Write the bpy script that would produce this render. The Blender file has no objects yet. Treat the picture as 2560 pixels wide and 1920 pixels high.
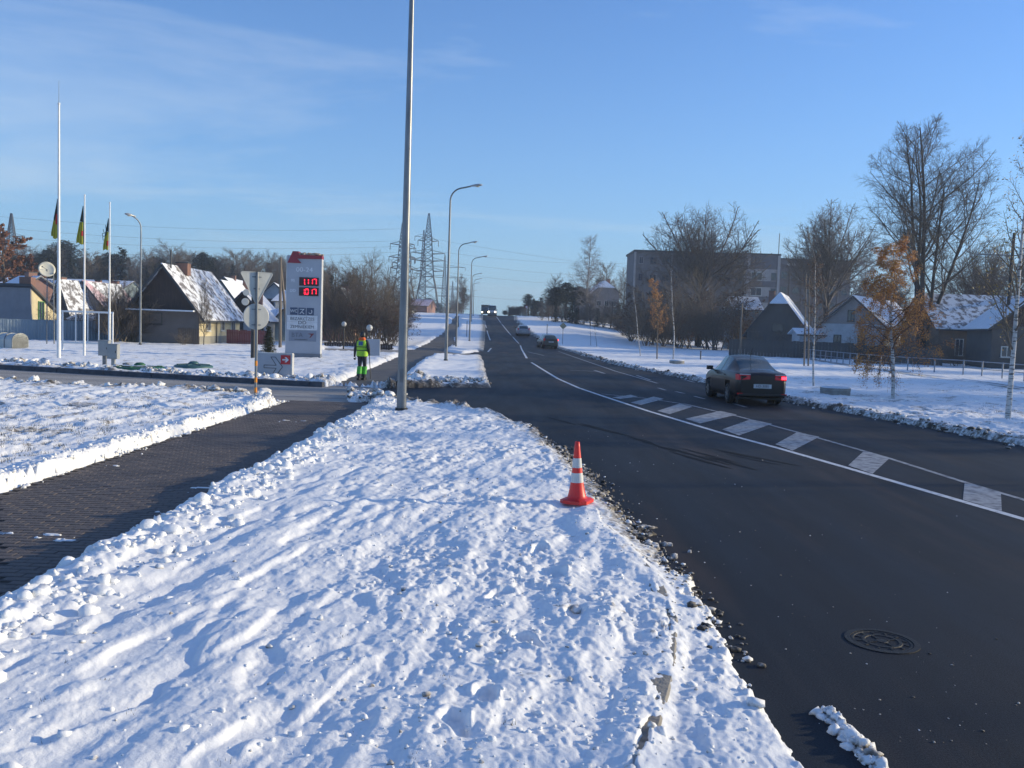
import bpy, bmesh, math, random
import numpy as np
from mathutils import Vector, Matrix
R = math.radians
scene = bpy.context.scene
col = scene.collection
# ------------------------------------------------------------------ camera
CAM_H = 2.1; PITCH = 3.63; ROLL = 1.9; FOC = 2199.0
CAM_M = Matrix.Rotation(R(90 - PITCH), 4, 'X') @ Matrix.Rotation(R(ROLL), 4, 'Z')
CAM_M.translation = (0, 0, CAM_H)
cd = bpy.data.cameras.new('camera'); cam = bpy.data.objects.new('camera', cd); col.objects.link(cam)
cam.matrix_world = CAM_M
cd.sensor_fit = 'HORIZONTAL'; cd.sensor_width = 36; cd.lens = 36 * FOC / 2560
cd.clip_start = 0.1; cd.clip_end = 6000
scene.camera = cam
# ------------------------------------------------------------------ light
SUN_EL = 13.0; SUN_AZ = 11.0          # azimuth measured from +x towards +y
world = bpy.data.worlds.new('World'); scene.world = world; world.use_nodes = True
nt = world.node_tree; nt.nodes.clear()
def N(t, **k):
    n = nt.nodes.new(t)
    for a, v in k.items(): setattr(n, a, v)
    return n
L = nt.links.new
out = N('ShaderNodeOutputWorld'); bg = N('ShaderNodeBackground'); bg.inputs[1].default_value = SKY_S = 0.101
sky = N('ShaderNodeTexSky', sky_type='NISHITA', sun_disc=False)
sky.sun_elevation = R(SUN_EL + 7); sky.sun_rotation = R(90 - SUN_AZ); sky.altitude = 50
sky.air_density = 1.0; sky.dust_density = 0.1; sky.ozone_density = 4.0
tc = N('ShaderNodeTexCoord'); sep = N('ShaderNodeSeparateXYZ'); L(tc.outputs['Generated'], sep.inputs[0])
# thin cirrus: noise on a high flat layer seen in perspective
mz = N('ShaderNodeMath', operation='MAXIMUM'); L(sep.outputs[2], mz.inputs[0]); mz.inputs[1].default_value = 0.0
az = N('ShaderNodeMath', operation='ADD'); L(mz.outputs[0], az.inputs[0]); az.inputs[1].default_value = 0.09
dx = N('ShaderNodeMath', operation='DIVIDE'); L(sep.outputs[0], dx.inputs[0]); L(az.outputs[0], dx.inputs[1])
dy = N('ShaderNodeMath', operation='DIVIDE'); L(sep.outputs[1], dy.inputs[0]); L(az.outputs[0], dy.inputs[1])
cmb = N('ShaderNodeCombineXYZ'); L(dx.outputs[0], cmb.inputs[0]); L(dy.outputs[0], cmb.inputs[1])
mp = N('ShaderNodeMapping'); mp.inputs['Scale'].default_value = (0.6, 1.15, 1); mp.inputs['Rotation'].default_value = (0, 0, R(35)); mp.inputs['Location'].default_value = (6.1, 3.2, 0)
L(cmb.outputs[0], mp.inputs[0])
n1 = N('ShaderNodeTexNoise'); n1.inputs['Scale'].default_value = 0.55; n1.inputs['Detail'].default_value = 9; n1.inputs['Roughness'].default_value = 0.62; n1.inputs['Distortion'].default_value = 0.6
L(mp.outputs[0], n1.inputs['Vector'])
r1 = N('ShaderNodeMapRange'); r1.inputs[1].default_value = 0.50; r1.inputs[2].default_value = 0.76; r1.inputs[3].default_value = 0; r1.inputs[4].default_value = 0.6
L(n1.outputs[0], r1.inputs[0])
tint = N('ShaderNodeMix', data_type='RGBA', blend_type='MULTIPLY'); tint.inputs[0].default_value = 1; L(sky.outputs[0], tint.inputs[6]); tint.inputs[7].default_value = (0.76, 1.13, 1.62, 1)
mixc = N('ShaderNodeMix', data_type='RGBA'); L(r1.outputs[0], mixc.inputs[0]); L(tint.outputs[2], mixc.inputs[6]); mixc.inputs[7].default_value = (6.8, 7.4, 8.4, 1)
hf = N('ShaderNodeMath', operation='MULTIPLY'); L(mz.outputs[0], hf.inputs[0]); hf.inputs[1].default_value = -5.5
he = N('ShaderNodeMath', operation='EXPONENT'); L(hf.outputs[0], he.inputs[0]); hm = N('ShaderNodeMath', operation='MULTIPLY'); L(he.outputs[0], hm.inputs[0]); hm.inputs[1].default_value = 0.93
hz = N('ShaderNodeMix', data_type='RGBA'); L(hm.outputs[0], hz.inputs[0]); L(mixc.outputs[2], hz.inputs[6]); hz.inputs[7].default_value = (3.05, 5.0, 6.35, 1)
L(hz.outputs[2], bg.inputs[0]); L(bg.outputs[0], out.inputs[0])
sd = bpy.data.lights.new('sun', 'SUN'); sd.energy = 4.5; sd.angle = R(0.55); sd.color = (1.0, 0.85, 0.57)
sun = bpy.data.objects.new('sun', sd); col.objects.link(sun)
sv = Vector((math.cos(R(SUN_EL)) * math.cos(R(SUN_AZ)), math.cos(R(SUN_EL)) * math.sin(R(SUN_AZ)), math.sin(R(SUN_EL))))
sun.rotation_euler = sv.to_track_quat('Z', 'Y').to_euler(); sun.location = (60, 10, 40)
scene.view_settings.view_transform = 'Standard'; scene.view_settings.look = 'None'
scene.view_settings.gamma = 1; scene.view_settings.exposure = 0.26; scene.view_settings.use_curve_mapping = False
scene.cycles.max_bounces = 6; scene.cycles.transparent_max_bounces = 12
# ------------------------------------------------------------------ picture -> place
def ramp(x, y):
    """height of the plain ground: flat near, then a rise to a crest about 230 m off"""
    x = np.asarray(x, float); y = np.asarray(y, float)
    yy = y - np.clip((x - 10) * 2.0, 0, 45) * np.clip((320 - y) / 120, 0, 1)
    t = np.clip((yy - 85) / 145, 0, 1)
    return 5.2 * t * t * (3 - 2 * t)
_R3 = CAM_M.to_3x3()
def ray(xd, yd):
    s = 2560 / 2212
    return _R3 @ Vector(((xd * s - 1280) / FOC, -(yd * s - 960) / FOC, -1))
def at(xd, yd, Y):
    d = ray(xd, yd); t = Y / d.y
    return Vector((d.x * t, Y, CAM_H + d.z * t))
def G(xd, yd, z=0.0):
    d = ray(xd, yd); o = Vector((0, 0, CAM_H)); t = 1.0
    for i in range(4000):
        p = o + d * t
        if p.z < float(ramp(p.x, p.y)) + z or p.y > 900: break
        t *= 1.004
    a, b = t / 1.004, t
    for i in range(25):
        m = (a + b) / 2; p = o + d * m
        if p.z < float(ramp(p.x, p.y)) + z: b = m
        else: a = m
    p = o + d * b
    return Vector((p.x, p.y, float(ramp(p.x, p.y)) + z))
def GP(pts, z=0.0): return [tuple(G(a, b, z)[:2]) for a, b in pts]
# ------------------------------------------------------------------ noise
_rs = np.random.RandomState(7); _T = _rs.rand(256, 256)
def vn(x, y):
    xi = np.floor(x).astype(int); yi = np.floor(y).astype(int); fx = x - xi; fy = y - yi
    fx = fx * fx * fx * (fx * (fx * 6 - 15) + 10); fy = fy * fy * fy * (fy * (fy * 6 - 15) + 10)
    a = _T[xi & 255, yi & 255]; b = _T[(xi + 1) & 255, yi & 255]; c = _T[xi & 255, (yi + 1) & 255]; d = _T[(xi + 1) & 255, (yi + 1) & 255]
    return ((a * (1 - fx) + b * fx) * (1 - fy) + (c * (1 - fx) + d * fx) * fy) * 2 - 1
def fbm(x, y, o=4, g=0.5):
    s = 0; a = 1; t = 0
    for i in range(o):
        s = s + a * vn(x * 2 ** i + 17.3 * i, y * 2 ** i + 9.1 * i + (0.37 * x if i else 0)); t += a; a *= g
    return s / t
def smooth(a, b, x):
    t = np.clip((x - a) / (b - a), 0, 1); return t * t * (3 - 2 * t)
def sdpoly(px, py, poly):
    """signed distance, negative inside"""
    P = np.array(poly); n = len(P); d = np.full(px.shape, 1e9); ins = np.zeros(px.shape, bool)
    for i in range(n):
        a = P[i]; b = P[(i + 1) % n]; e = b - a
        wx = px - a[0]; wy = py - a[1]; h = np.clip((wx * e[0] + wy * e[1]) / (e @ e + 1e-12), 0, 1)
        d = np.minimum(d, (wx - e[0] * h) ** 2 + (wy - e[1] * h) ** 2)
        c = ((a[1] > py) != (b[1] > py)) & (px < (b[0] - a[0]) * (py - a[1]) / (b[1] - a[1] + 1e-12) + a[0])
        ins ^= c
    d = np.sqrt(d); return np.where(ins, -d, d)
def sdline(px, py, pts):
    P = np.array(pts); d = np.full(px.shape, 1e9)
    for i in range(len(P) - 1):
        a = P[i]; e = P[i + 1] - a; wx = px - a[0]; wy = py - a[1]
        h = np.clip((wx * e[0] + wy * e[1]) / (e @ e + 1e-12), 0, 1)
        d = np.minimum(d, (wx - e[0] * h) ** 2 + (wy - e[1] * h) ** 2)
    return np.sqrt(d)
# ------------------------------------------------------------------ materials
def mat(name, c, rough=0.6, c2=None, scale=3.0, metal=0.0, bump=0.0, bscale=None, emit=None, spec=0.5, detail=5, stretch=None, trans=0, lo=0.35, hi=0.65, alpha=None):
    m = bpy.data.materials.new(name); m.use_nodes = True; t = m.node_tree; b = t.nodes['Principled BSDF']
    b.inputs['Roughness'].default_value = rough; b.inputs['Metallic'].default_value = metal
    b.inputs['Specular IOR Level'].default_value = spec
    b.inputs['Base Color'].default_value = (*c, 1)
    if trans: b.inputs['Transmission Weight'].default_value = trans
    if emit: b.inputs['Emission Color'].default_value = (*emit[0], 1); b.inputs['Emission Strength'].default_value = emit[1]
    tcn = t.nodes.new('ShaderNodeTexCoord'); vec = tcn.outputs['Object']
    if stretch:
        mpn = t.nodes.new('ShaderNodeMapping'); mpn.inputs['Scale'].default_value = stretch; t.links.new(vec, mpn.inputs[0]); vec = mpn.outputs[0]
    if c2 is None: c2 = tuple(v * 0.8 for v in c)
    n = t.nodes.new('ShaderNodeTexNoise'); n.inputs['Scale'].default_value = scale; n.inputs['Detail'].default_value = detail; n.inputs['Roughness'].default_value = 0.6
    t.links.new(vec, n.inputs['Vector'])
    mr = t.nodes.new('ShaderNodeMapRange'); mr.inputs[1].default_value = lo; mr.inputs[2].default_value = hi; t.links.new(n.outputs[0], mr.inputs[0])
    mx = t.nodes.new('ShaderNodeMix'); mx.data_type = 'RGBA'; t.links.new(mr.outputs[0], mx.inputs[0]); mx.inputs[6].default_value = (*c, 1); mx.inputs[7].default_value = (*c2, 1)
    t.links.new(mx.outputs[2], b.inputs['Base Color'])
    if bump:
        nb = t.nodes.new('ShaderNodeTexNoise'); nb.inputs['Scale'].default_value = bscale or scale * 6; nb.inputs['Detail'].default_value = 4; t.links.new(vec, nb.inputs['Vector'])
        bp = t.nodes.new('ShaderNodeBump'); bp.inputs['Strength'].default_value = min(1, bump); bp.inputs['Distance'].default_value = 0.02; t.links.new(nb.outputs[0], bp.inputs['Height']); t.links.new(bp.outputs[0], b.inputs['Normal'])
    return m
# ------------------------------------------------------------------ mesh builder
class MB:
    def __init__(s): s.v = []; s.f = []; s.s = []
    def add(s, vs, fs, smooth=False):
        o = len(s.v); s.v += [tuple(v) for v in vs]; s.f += [tuple(i + o for i in f) for f in fs]; s.s += [smooth] * len(fs); return s
    def box(s, c, d, rz=0, M=None):
        x, y, z = d[0] / 2, d[1] / 2, d[2] / 2
        vs = [Vector((sx * x, sy * y, sz * z)) for sz in (-1, 1) for sx, sy in ((-1, -1), (1, -1), (1, 1), (-1, 1))]
        m = M if M is not None else Matrix.Rotation(rz, 4, 'Z')
        vs = [m @ v + Vector(c) for v in vs]
        return s.add(vs, [(3, 2, 1, 0), (4, 5, 6, 7), (0, 1, 5, 4), (1, 2, 6, 5), (2, 3, 7, 6), (3, 0, 4, 7)])
    def bar(s, a, b, w, h=None, up=(0, 0, 1)):
        a = Vector(a); b = Vector(b); d = b - a; L_ = d.length
        if L_ < 1e-6: return s
        h = h or w; z = d / L_; u = Vector(up)
        if abs(z.dot(u)) > 0.98: u = Vector((1, 0, 0))
        x = z.cross(u).normalized(); y = z.cross(x)
        vs = [p + x * (sx * w / 2) + y * (sy * h / 2) for p in (a, b) for sx, sy in ((-1, -1), (1, -1), (1, 1), (-1, 1))]
        return s.add(vs, [(3, 2, 1, 0), (4, 5, 6, 7), (0, 1, 5, 4), (1, 2, 6, 5), (2, 3, 7, 6), (3, 0, 4, 7)])
    def tube(s, pts, rad, n=8, cap=True, smooth=True):
        pts = [Vector(p) for p in pts]; k = len(pts)
        if not hasattr(rad, '__len__'): rad = [rad] * k
        vs = []; px = None
        for i, p in enumerate(pts):
            d = (pts[min(i + 1, k - 1)] - pts[max(i - 1, 0)]); d = d.normalized() if d.length > 1e-9 else Vector((0, 0, 1))
            if px is None: px = d.orthogonal().normalized()
            px = (px - d * px.dot(d)); px = px.normalized() if px.length > 1e-6 else d.orthogonal().normalized()
            py = d.cross(px)
            for j in range(n):
                a = 2 * math.pi * j / n; vs.append(p + (px * math.cos(a) + py * math.sin(a)) * rad[i])
        fs = [(i * n + j, i * n + (j + 1) % n, (i + 1) * n + (j + 1) % n, (i + 1) * n + j) for i in range(k - 1) for j in range(n)]
        s.add(vs, fs, smooth)
        if cap: s.add(vs[:n], [tuple(range(n))[::-1]]); s.add(vs[-n:], [tuple(range(n))])
        return s
    def lathe(s, c, prof, n=16, smooth=True, M=None):
        vs = []; M = M or Matrix()
        for r, z in prof:
            for j in range(n):
                a = 2 * math.pi * j / n; vs.append(M @ Vector((r * math.cos(a), r * math.sin(a), z)) + Vector(c))
        k = len(prof)
        return s.add(vs, [(i * n + j, i * n + (j + 1) % n, (i + 1) * n + (j + 1) % n, (i + 1) * n + j) for i in range(k - 1) for j in range(n)], smooth)
    def disk(s, c, r, n=24, M=None, t=0.0):
        M = M or Matrix(); ring = [M @ Vector((r * math.cos(2 * math.pi * j / n), r * math.sin(2 * math.pi * j / n), 0)) + Vector(c) for j in range(n)]
        return s.add(ring, [tuple(range(n))])
    def poly(s, pts, thick, axis=(0, 1, 0)):
        """flat outline given thickness along axis"""
        a = Vector(axis).normalized() * thick; k = len(pts); p0 = [Vector(p) for p in pts]; p1 = [p + a for p in p0]
        return s.add(p0 + p1, [tuple(range(k))[::-1], tuple(range(k, 2 * k))] + [(i, (i + 1) % k, k + (i + 1) % k, k + i) for i in range(k)])
    def build(s, name, m, parent=None, loc=None):
        me = bpy.data.meshes.new(name); me.from_pydata(s.v, [], s.f); me.polygons.foreach_set('use_smooth', s.s); me.materials.append(m); me.update()
        return link(name, me, parent, loc)
def link(name, data, parent=None, loc=None):
    o = bpy.data.objects.new(name, data); col.objects.link(o)
    if parent is not None: o.parent = parent
    if loc is not None: o.location = loc
    return o
def tag(o, label=None, cat=None, group=None, kind=None):
    if label: o['label'] = label
    if cat: o['category'] = cat
    if group: o['group'] = group
    if kind: o['kind'] = kind
    return o
def empty(name, loc, rz=0, label=None, cat=None, group=None):
    o = bpy.data.objects.new(name, None); col.objects.link(o); o.location = loc; o.rotation_euler = (0, 0, rz); o.empty_display_size = 0.2
    return tag(o, label, cat, group)
_ch = {}
def copy_tree(o, parent=None):
    c = o.copy(); col.objects.link(c)
    if parent is not None: c.parent = parent
    for ch in [x for x in KIDS.get(o.name, [])]: copy_tree(ch, c)
    return c
KIDS = {}
def kids_of(root):
    KIDS.clear()
    for x in bpy.data.objects:
        if x.parent: KIDS.setdefault(x.parent.name, []).append(x)
def text(name, body, size, loc, rot, m, parent=None, ext=0.004, align='CENTER', sx=1.0):
    c = bpy.data.curves.new(name, 'FONT'); c.body = body; c.size = size; c.extrude = ext; c.align_x = align; c.align_y = 'CENTER'; c.materials.append(m); c.resolution_u = 3
    t = bpy.data.objects.new(name, c); me = bpy.data.meshes.new_from_object(t); me.name = name; bpy.data.objects.remove(t)
    if not me.materials: me.materials.append(m)
    o = link(name, me, parent, loc); o.rotation_euler = rot; o.scale = (sx, 1, 1); return o
def fast_mesh(name, V, F, m, smooth_=True):
    me = bpy.data.meshes.new(name); V = np.asarray(V, np.float32); F = np.asarray(F, np.int32); k = F.shape[1]
    me.vertices.add(len(V)); me.vertices.foreach_set('co', V.ravel()); me.loops.add(F.size); me.loops.foreach_set('vertex_index', F.ravel())
    me.polygons.add(len(F)); me.polygons.foreach_set('loop_start', np.arange(0, F.size, k, dtype=np.int32)); me.polygons.foreach_set('loop_total', np.full(len(F), k, np.int32))
    me.polygons.foreach_set('use_smooth', np.full(len(F), smooth_)); me.materials.append(m); me.update(calc_edges=True); return me
# ------------------------------------------------------------------ ground materials
def snow_mat():
    m = bpy.data.materials.new('snow'); m.use_nodes = True; t = m.node_tree; b = t.nodes['Principled BSDF']; l = t.links.new
    b.inputs['Roughness'].default_value = 0.55; b.inputs['Specular IOR Level'].default_value = 0.35
    b.inputs['Sheen Weight'].default_value = 0.1
    tc = t.nodes.new('ShaderNodeTexCoord'); at_ = t.nodes.new('ShaderNodeAttribute'); at_.attribute_name = 'dirt'
    n = t.nodes.new('ShaderNodeTexNoise'); n.inputs['Scale'].default_value = 14; n.inputs['Detail'].default_value = 6; l(tc.outputs['Object'], n.inputs['Vector'])
    add = t.nodes.new('ShaderNodeMath'); add.operation = 'MULTIPLY_ADD'; l(n.outputs[0], add.inputs[0]); add.inputs[1].default_value = 1.3; l(at_.outputs['Fac'], add.inputs[2])
    mr = t.nodes.new('ShaderNodeMapRange'); mr.inputs[1].default_value = 0.9; mr.inputs[2].default_value = 1.55; l(add.outputs[0], mr.inputs[0])
    cr = t.nodes.new('ShaderNodeValToRGB'); e = cr.color_ramp.elements; e[0].position = 0; e[0].color = (0.87, 0.87, 0.86, 1); e[1].position = 1; e[1].color = (0.045, 0.038, 0.03, 1)
    k = e.new(0.3); k.color = (0.56, 0.53, 0.49, 1); k = e.new(0.62); k.color = (0.19, 0.165, 0.135, 1)
    l(mr.outputs[0], cr.inputs[0]); l(cr.outputs[0], b.inputs['Base Color'])
    nb = t.nodes.new('ShaderNodeTexNoise'); nb.inputs['Scale'].default_value = 45; nb.inputs['Detail'].default_value = 6; nb.inputs['Roughness'].default_value = 0.7; l(tc.outputs['Object'], nb.inputs['Vector'])
    bp = t.nodes.new('ShaderNodeBump'); bp.inputs['Strength'].default_value = 0.5; bp.inputs['Distance'].default_value = 0.012; l(nb.outputs[0], bp.inputs['Height']); l(bp.outputs[0], b.inputs['Normal'])
    return m
def asphalt_mat(name, c, c2, wet=0.55, stain=(0.11, 0.085, 0.06), st=(0.55, 0.75), stretch=(0.5, 0.12, 1)):
    m = bpy.data.materials.new(name); m.use_nodes = True; t = m.node_tree; b = t.nodes['Principled BSDF']; l = t.links.new
    tc = t.nodes.new('ShaderNodeTexCoord')
    def noise(s, d=5, vec=None, r=0.6):
        n = t.nodes.new('ShaderNodeTexNoise'); n.inputs['Scale'].default_value = s; n.inputs['Detail'].default_value = d; n.inputs['Roughness'].default_value = r; l(vec or tc.outputs['Object'], n.inputs['Vector']); return n.outputs[0]
    mp = t.nodes.new('ShaderNodeMapping'); mp.inputs['Scale'].default_value = stretch; l(tc.outputs['Object'], mp.inputs[0])
    a = t.nodes.new('ShaderNodeMix'); a.data_type = 'RGBA'; mr = t.nodes.new('ShaderNodeMapRange'); mr.inputs[1].default_value = 0.35; mr.inputs[2].default_value = 0.65
    l(noise(1.2, 6, mp.outputs[0]), mr.inputs[0]); l(mr.outputs[0], a.inputs[0]); a.inputs[6].default_value = (*c, 1); a.inputs[7].default_value = (*c2, 1)
    s = t.nodes.new('ShaderNodeMapRange'); s.inputs[1].default_value = st[0]; s.inputs[2].default_value = st[1]; s.inputs[4].default_value = 0.8; l(noise(0.9, 7, mp.outputs[0]), s.inputs[0])
    a2 = t.nodes.new('ShaderNodeMix'); a2.data_type = 'RGBA'; l(s.outputs[0], a2.inputs[0]); l(a.outputs[2], a2.inputs[6]); a2.inputs[7].default_value = (*stain, 1)
    g = t.nodes.new('ShaderNodeMapRange'); g.inputs[1].default_value = 0.3; g.inputs[2].default_value = 0.75; g.inputs[3].default_value = 0.15; g.inputs[4].default_value = 3.2; l(noise(95, 3, None, 0.85), g.inputs[0])
    gm = t.nodes.new('ShaderNodeMix'); gm.data_type = 'RGBA'; gm.blend_type = 'MULTIPLY'; gm.inputs[0].default_value = 1; l(a2.outputs[2], gm.inputs[6]); l(g.outputs[0], gm.inputs[7])
    l(gm.outputs[2], b.inputs['Base Color'])
    rr = t.nodes.new('ShaderNodeMapRange'); rr.inputs[1].default_value = 0.35; rr.inputs[2].default_value = 0.65; rr.inputs[3].default_value = wet; rr.inputs[4].default_value = min(1, wet + 0.12); l(noise(1.7, 5, mp.outputs[0]), rr.inputs[0]); l(rr.outputs[0], b.inputs['Roughness'])
    b.inputs['Specular IOR Level'].default_value = 0.2
    bp = t.nodes.new('ShaderNodeBump'); bp.inputs['Strength'].default_value = 0.6; bp.inputs['Distance'].default_value = 0.006; l(noise(120, 3, None, 0.7), bp.inputs['Height']); l(bp.outputs[0], b.inputs['Normal'])
    return m
M_SNOW = snow_mat()
M_ASPH = asphalt_mat('wet_asphalt', (0.008, 0.011, 0.016), (0.013, 0.016, 0.021), 0.64, (0.060, 0.040, 0.030), (0.52, 0.78), (0.75, 0.10, 1))
M_SIDE = asphalt_mat('dry_asphalt', (0.30, 0.275, 0.24), (0.16, 0.15, 0.14), 0.8, (0.26, 0.23, 0.19), (0.5, 0.7), (0.1, 0.9, 1))
M_PATH = mat('paver_dark', (0.15, 0.12, 0.10), 0.75, (0.085, 0.072, 0.066), 1.6, bump=0.5, bscale=60)
M_PATHFAR = mat('far_paving', (0.13, 0.115, 0.10), 0.8, (0.08, 0.075, 0.07), 0.9, bump=0.4, bscale=12)
M_JOINT = mat('joint_sand', (0.10, 0.09, 0.078), 0.9, (0.05, 0.045, 0.04), 3.0, bump=0.4)
M_KERB = mat('kerb_concrete', (0.33, 0.30, 0.25), 0.8, (0.22, 0.20, 0.17), 3, bump=0.6, bscale=30)
M_PAINT = mat('road_paint', (0.62, 0.64, 0.66), 0.6, (0.25, 0.26, 0.28), 7, lo=0.50, hi=0.72, detail=8)
M_PAINTOLD = mat('worn_paint', (0.36, 0.37, 0.38), 0.6, (0.10, 0.10, 0.11), 6, lo=0.42, hi=0.66, detail=8)
# ------------------------------------------------------------------ cleared surfaces (outlines on the ground)
left_edge = GP([(1720, 1600), (1675, 1530), (1620, 1440), (1560, 1340), (1500, 1265), (1430, 1185), (1330, 1085), (1270, 1020), (1215, 970), (1150, 928), (1070, 898), (985, 884), (900, 874), (830, 868)])
left_edge = [(2.3, 0.5), (1.75, 2.5)] + left_edge
far_left = GP([(860, 839), (960, 837), (1064, 838), (1052, 805), (1044, 775), (1046, 740), (1049, 712), (1047, 694), (1041, 682)])
right_edge = GP([(1100, 681), (1112, 692), (1147, 722), (1232, 760), (1337, 790), (1469, 816), (1560, 836), (1690, 867), (1830, 893), (1950, 915), (2080, 940), (2212, 966)])
right_edge += [(9.5, 12.5), (11.0, 9.5), (13, 5), (15, 0.5)]
main_poly = left_edge + far_left + [(far_left[-1][0] - 1, 330), (right_edge[0][0] + 1, 330)] + right_edge
side_poly = GP([(905, 874), (835, 866), (757, 853), (742, 884), (600, 873), (560, 862), (450, 846), (230, 841), (0, 829)]) 
side_poly += [(-60, 27.0), (-60, 39.5)] + GP([(0, 793), (350, 816), (560, 828), (700, 835), (728, 833), (790, 836), (860, 840), (1000, 840), (1064, 840), (1090, 870), (1000, 885)])
PX0, PX1 = -5.85, -3.58
path_poly = [(PX0, 1), (PX1, 1), (PX1, 21.6), (-3.75, 23.4), (PX0 + .1, 23.2), (PX0, 21.6)]
far_path = GP([(728, 832), (800, 798), (868, 768), (925, 742), (955, 722), (972, 700), (981, 683), (991, 683), (990, 705), (982, 730), (960, 757), (920, 775), (885, 800), (858, 838)])
drive_poly = GP([(700, 762), (800, 764), (870, 767), (935, 767), (1000, 772), (1046, 770), (1050, 758), (1000, 764), (940, 757), (860, 756), (700, 752)])
drive_poly = [(x, y) for x, y in drive_poly]
slush_track = GP([(1785, 1540), (1830, 1590), (1900, 1660)])
kerb_line = GP([(1300, 1132), (1352, 1180), (1400, 1228), (1438, 1290), (1447, 1345), (1444, 1400), (1430, 1465), (1412, 1540), (1385, 1605), (1368, 1659)], 0.1)
kerb_line = kerb_line + [(kerb_line[-1][0] - .06, kerb_line[-1][1] - .35)]
foot = [G(*p, 0.1) for p in [(1140, 1393), (1052, 1512), (1078, 1288), (1207, 1243), (1165, 1190), (1130, 1150), (985, 1575), (1240, 1330)]]
def snow_height(x, y):
    """snow surface above the plain ground, and how dirty it is"""
    big = fbm(x * 1.3 + 3, y * 1.3, 3); med = fbm(x * 6.1, y * 5.3, 3, 0.6); fine = fbm(x * 23, y * 23, 3, 0.6)
    near = smooth(34, 14, y)
    jag = 0.09 * med + 0.05 * fine + 0.04 * big
    dm = sdpoly(x, y, main_poly); ds = sdpoly(x, y, side_poly); dp = sdpoly(x, y, path_poly); df = sdpoly(x, y, far_path); dd = sdpoly(x, y, drive_poly)
    dj = sdpoly(x, y, [(PX0 - .4, 21.8), (-3.3, 21.8), (-2.6, 24.5), (1.5, 31), (-4, 30), (PX0 - 1.2, 25)])
    ds = np.minimum(ds, 1e9)
    rag = smooth(6.2, 8.0, y) * smooth(19, 15, y); jm = .5 + 2.6 * rag
    d = np.minimum.reduce([dm + jag * jm + rag * (.14 * vn(x * 9, y * 8) + .10 * vn(x * 21, y * 19) + .04), ds + jag * 1.9, dp + jag * 0.75, df + jag * 1.5, dd + jag * 2])
    cover = smooth(-0.02, 0.16, d)
    # undulation: tracks running roughly away from the camera
    u = (x * 0.975 - y * 0.22); w = (x * 0.22 + y * 0.975)
    tr = fbm(u * 2.6 + 5, w * 0.55, 3, 0.5); tr2 = fbm(u * 6.5 + 1, w * 1.9 + 4, 3, 0.55)
    lumpy = smooth(-1.9, 0.2, x + 0.15 * (y - 5)) * near       # the road side is trodden and crumbly
    rough = smooth(-.35, .45, fbm(x * .9 + 60, y * .7 + 3, 2)); T1 = fbm(u * 3.4 + 2, w * 1.35 + 7, 3, .55); T2 = fbm(x * 9.5 + 3, y * 7.5 + 1, 3, .6); near2 = smooth(40, 16, y); h = 0.105 + 0.025 * big + 0.040 * tr + 0.012 * tr2 + near2 * (0.026 * smooth(-.22, .22, T1) * (1.25 - .45 * lumpy) + 0.016 * smooth(-.12, .22, T2) * (.25 + .3 * lumpy + .75 * rough * lumpy))
    h = h + (0.004 + 0.011 * lumpy * (.12 + rough)) * med + (0.0026 + 0.0050 * lumpy * (.2 + rough)) * fine - 0.008 * rough * lumpy * np.abs(vn(x * 7.3 + 2, y * 3.1 + 6)) + .0035 * lumpy * vn(x * 38, y * 34)
    cl = vn(x * 13.0 + 4 + med, y * 11.0 + 8 + fine); h = h + 0.013 * (0.15 + lumpy * rough) * smooth(0.55, 0.85, cl)
    island = (x > PX1 - .1) & (y < 23.5) & (x < 3)
    # ploughed bank of lumps beside the path
    e1 = np.exp(-((x - (PX1 + 0.42)) / 0.30) ** 2) * (y < 23); e0 = np.exp(-((x - (PX0 - 0.22)) / 0.20) ** 2) * (y < 23.5)
    h = h + e1 * (0.035 + 0.045 * np.abs(med) + 0.03 * np.abs(fbm(x * 3.1, y * 2.7, 2))) + e0 * (0.045 + 0.05 * np.abs(med) + 0.02 * fine)
    # dirty ploughed ridges along the side road and driveway
    es = np.exp(-((ds - 0.45) / 0.38) ** 2) * (x > -30) * (y < 50); lum = 0.5 + 0.5 * fbm(x * 2.3 + 9, y * 2.3, 3, 0.6)
    h = h + es * (0.05 + 0.12 * np.abs(med) + 0.04 * fine) * smooth(0.35, 0.75, lum)
    em = np.exp(-((dm - 0.35) / 0.3) ** 2) * smooth(14, 20, y) ; h = h + em * (1 - rag) * (0.03 + 0.07 * np.abs(med)) * smooth(0.3, 0.7, lum)
    ed = np.exp(-((np.minimum(dd, df) - 0.5) / 0.5) ** 2); h = h + ed * (0.05 + 0.15 * np.abs(med))
    # meadow of frozen tufts left of the path and right of the road
    lf = smooth(PX0 - .3, PX0 - 1.5, x) + smooth(4, 7, x); h = h + lf * (0.05 * fbm(x * 2.3, y * 1.6, 4, 0.65) + 0.02 * np.abs(fine))
    # shoulder between kerb and road is lower
    dk = sdline(x, y, kerb_line); kx = np.interp(y, [p[1] for p in kerb_line][::-1], [p[0] for p in kerb_line][::-1]); road_side = (x > kx) & (y < kerb_line[0][1] + .5) & (x < 4)
    h = np.where(road_side, h - 0.055 * smooth(0, 0.15, dk), h)
    gap = smooth(0.045, 0.012, dk + 0.05 * med + .024) * smooth(-0.35, 0.35, vn(w * 2.1 + 40, 0 * w) - .15 + 0.55 * smooth(6.2, 4.8, y)) * smooth(kerb_line[0][1] + 1.5, kerb_line[0][1] - .5, y)
    h = h - gap * 0.10 * smooth(8.2, 6.4, y)
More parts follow.
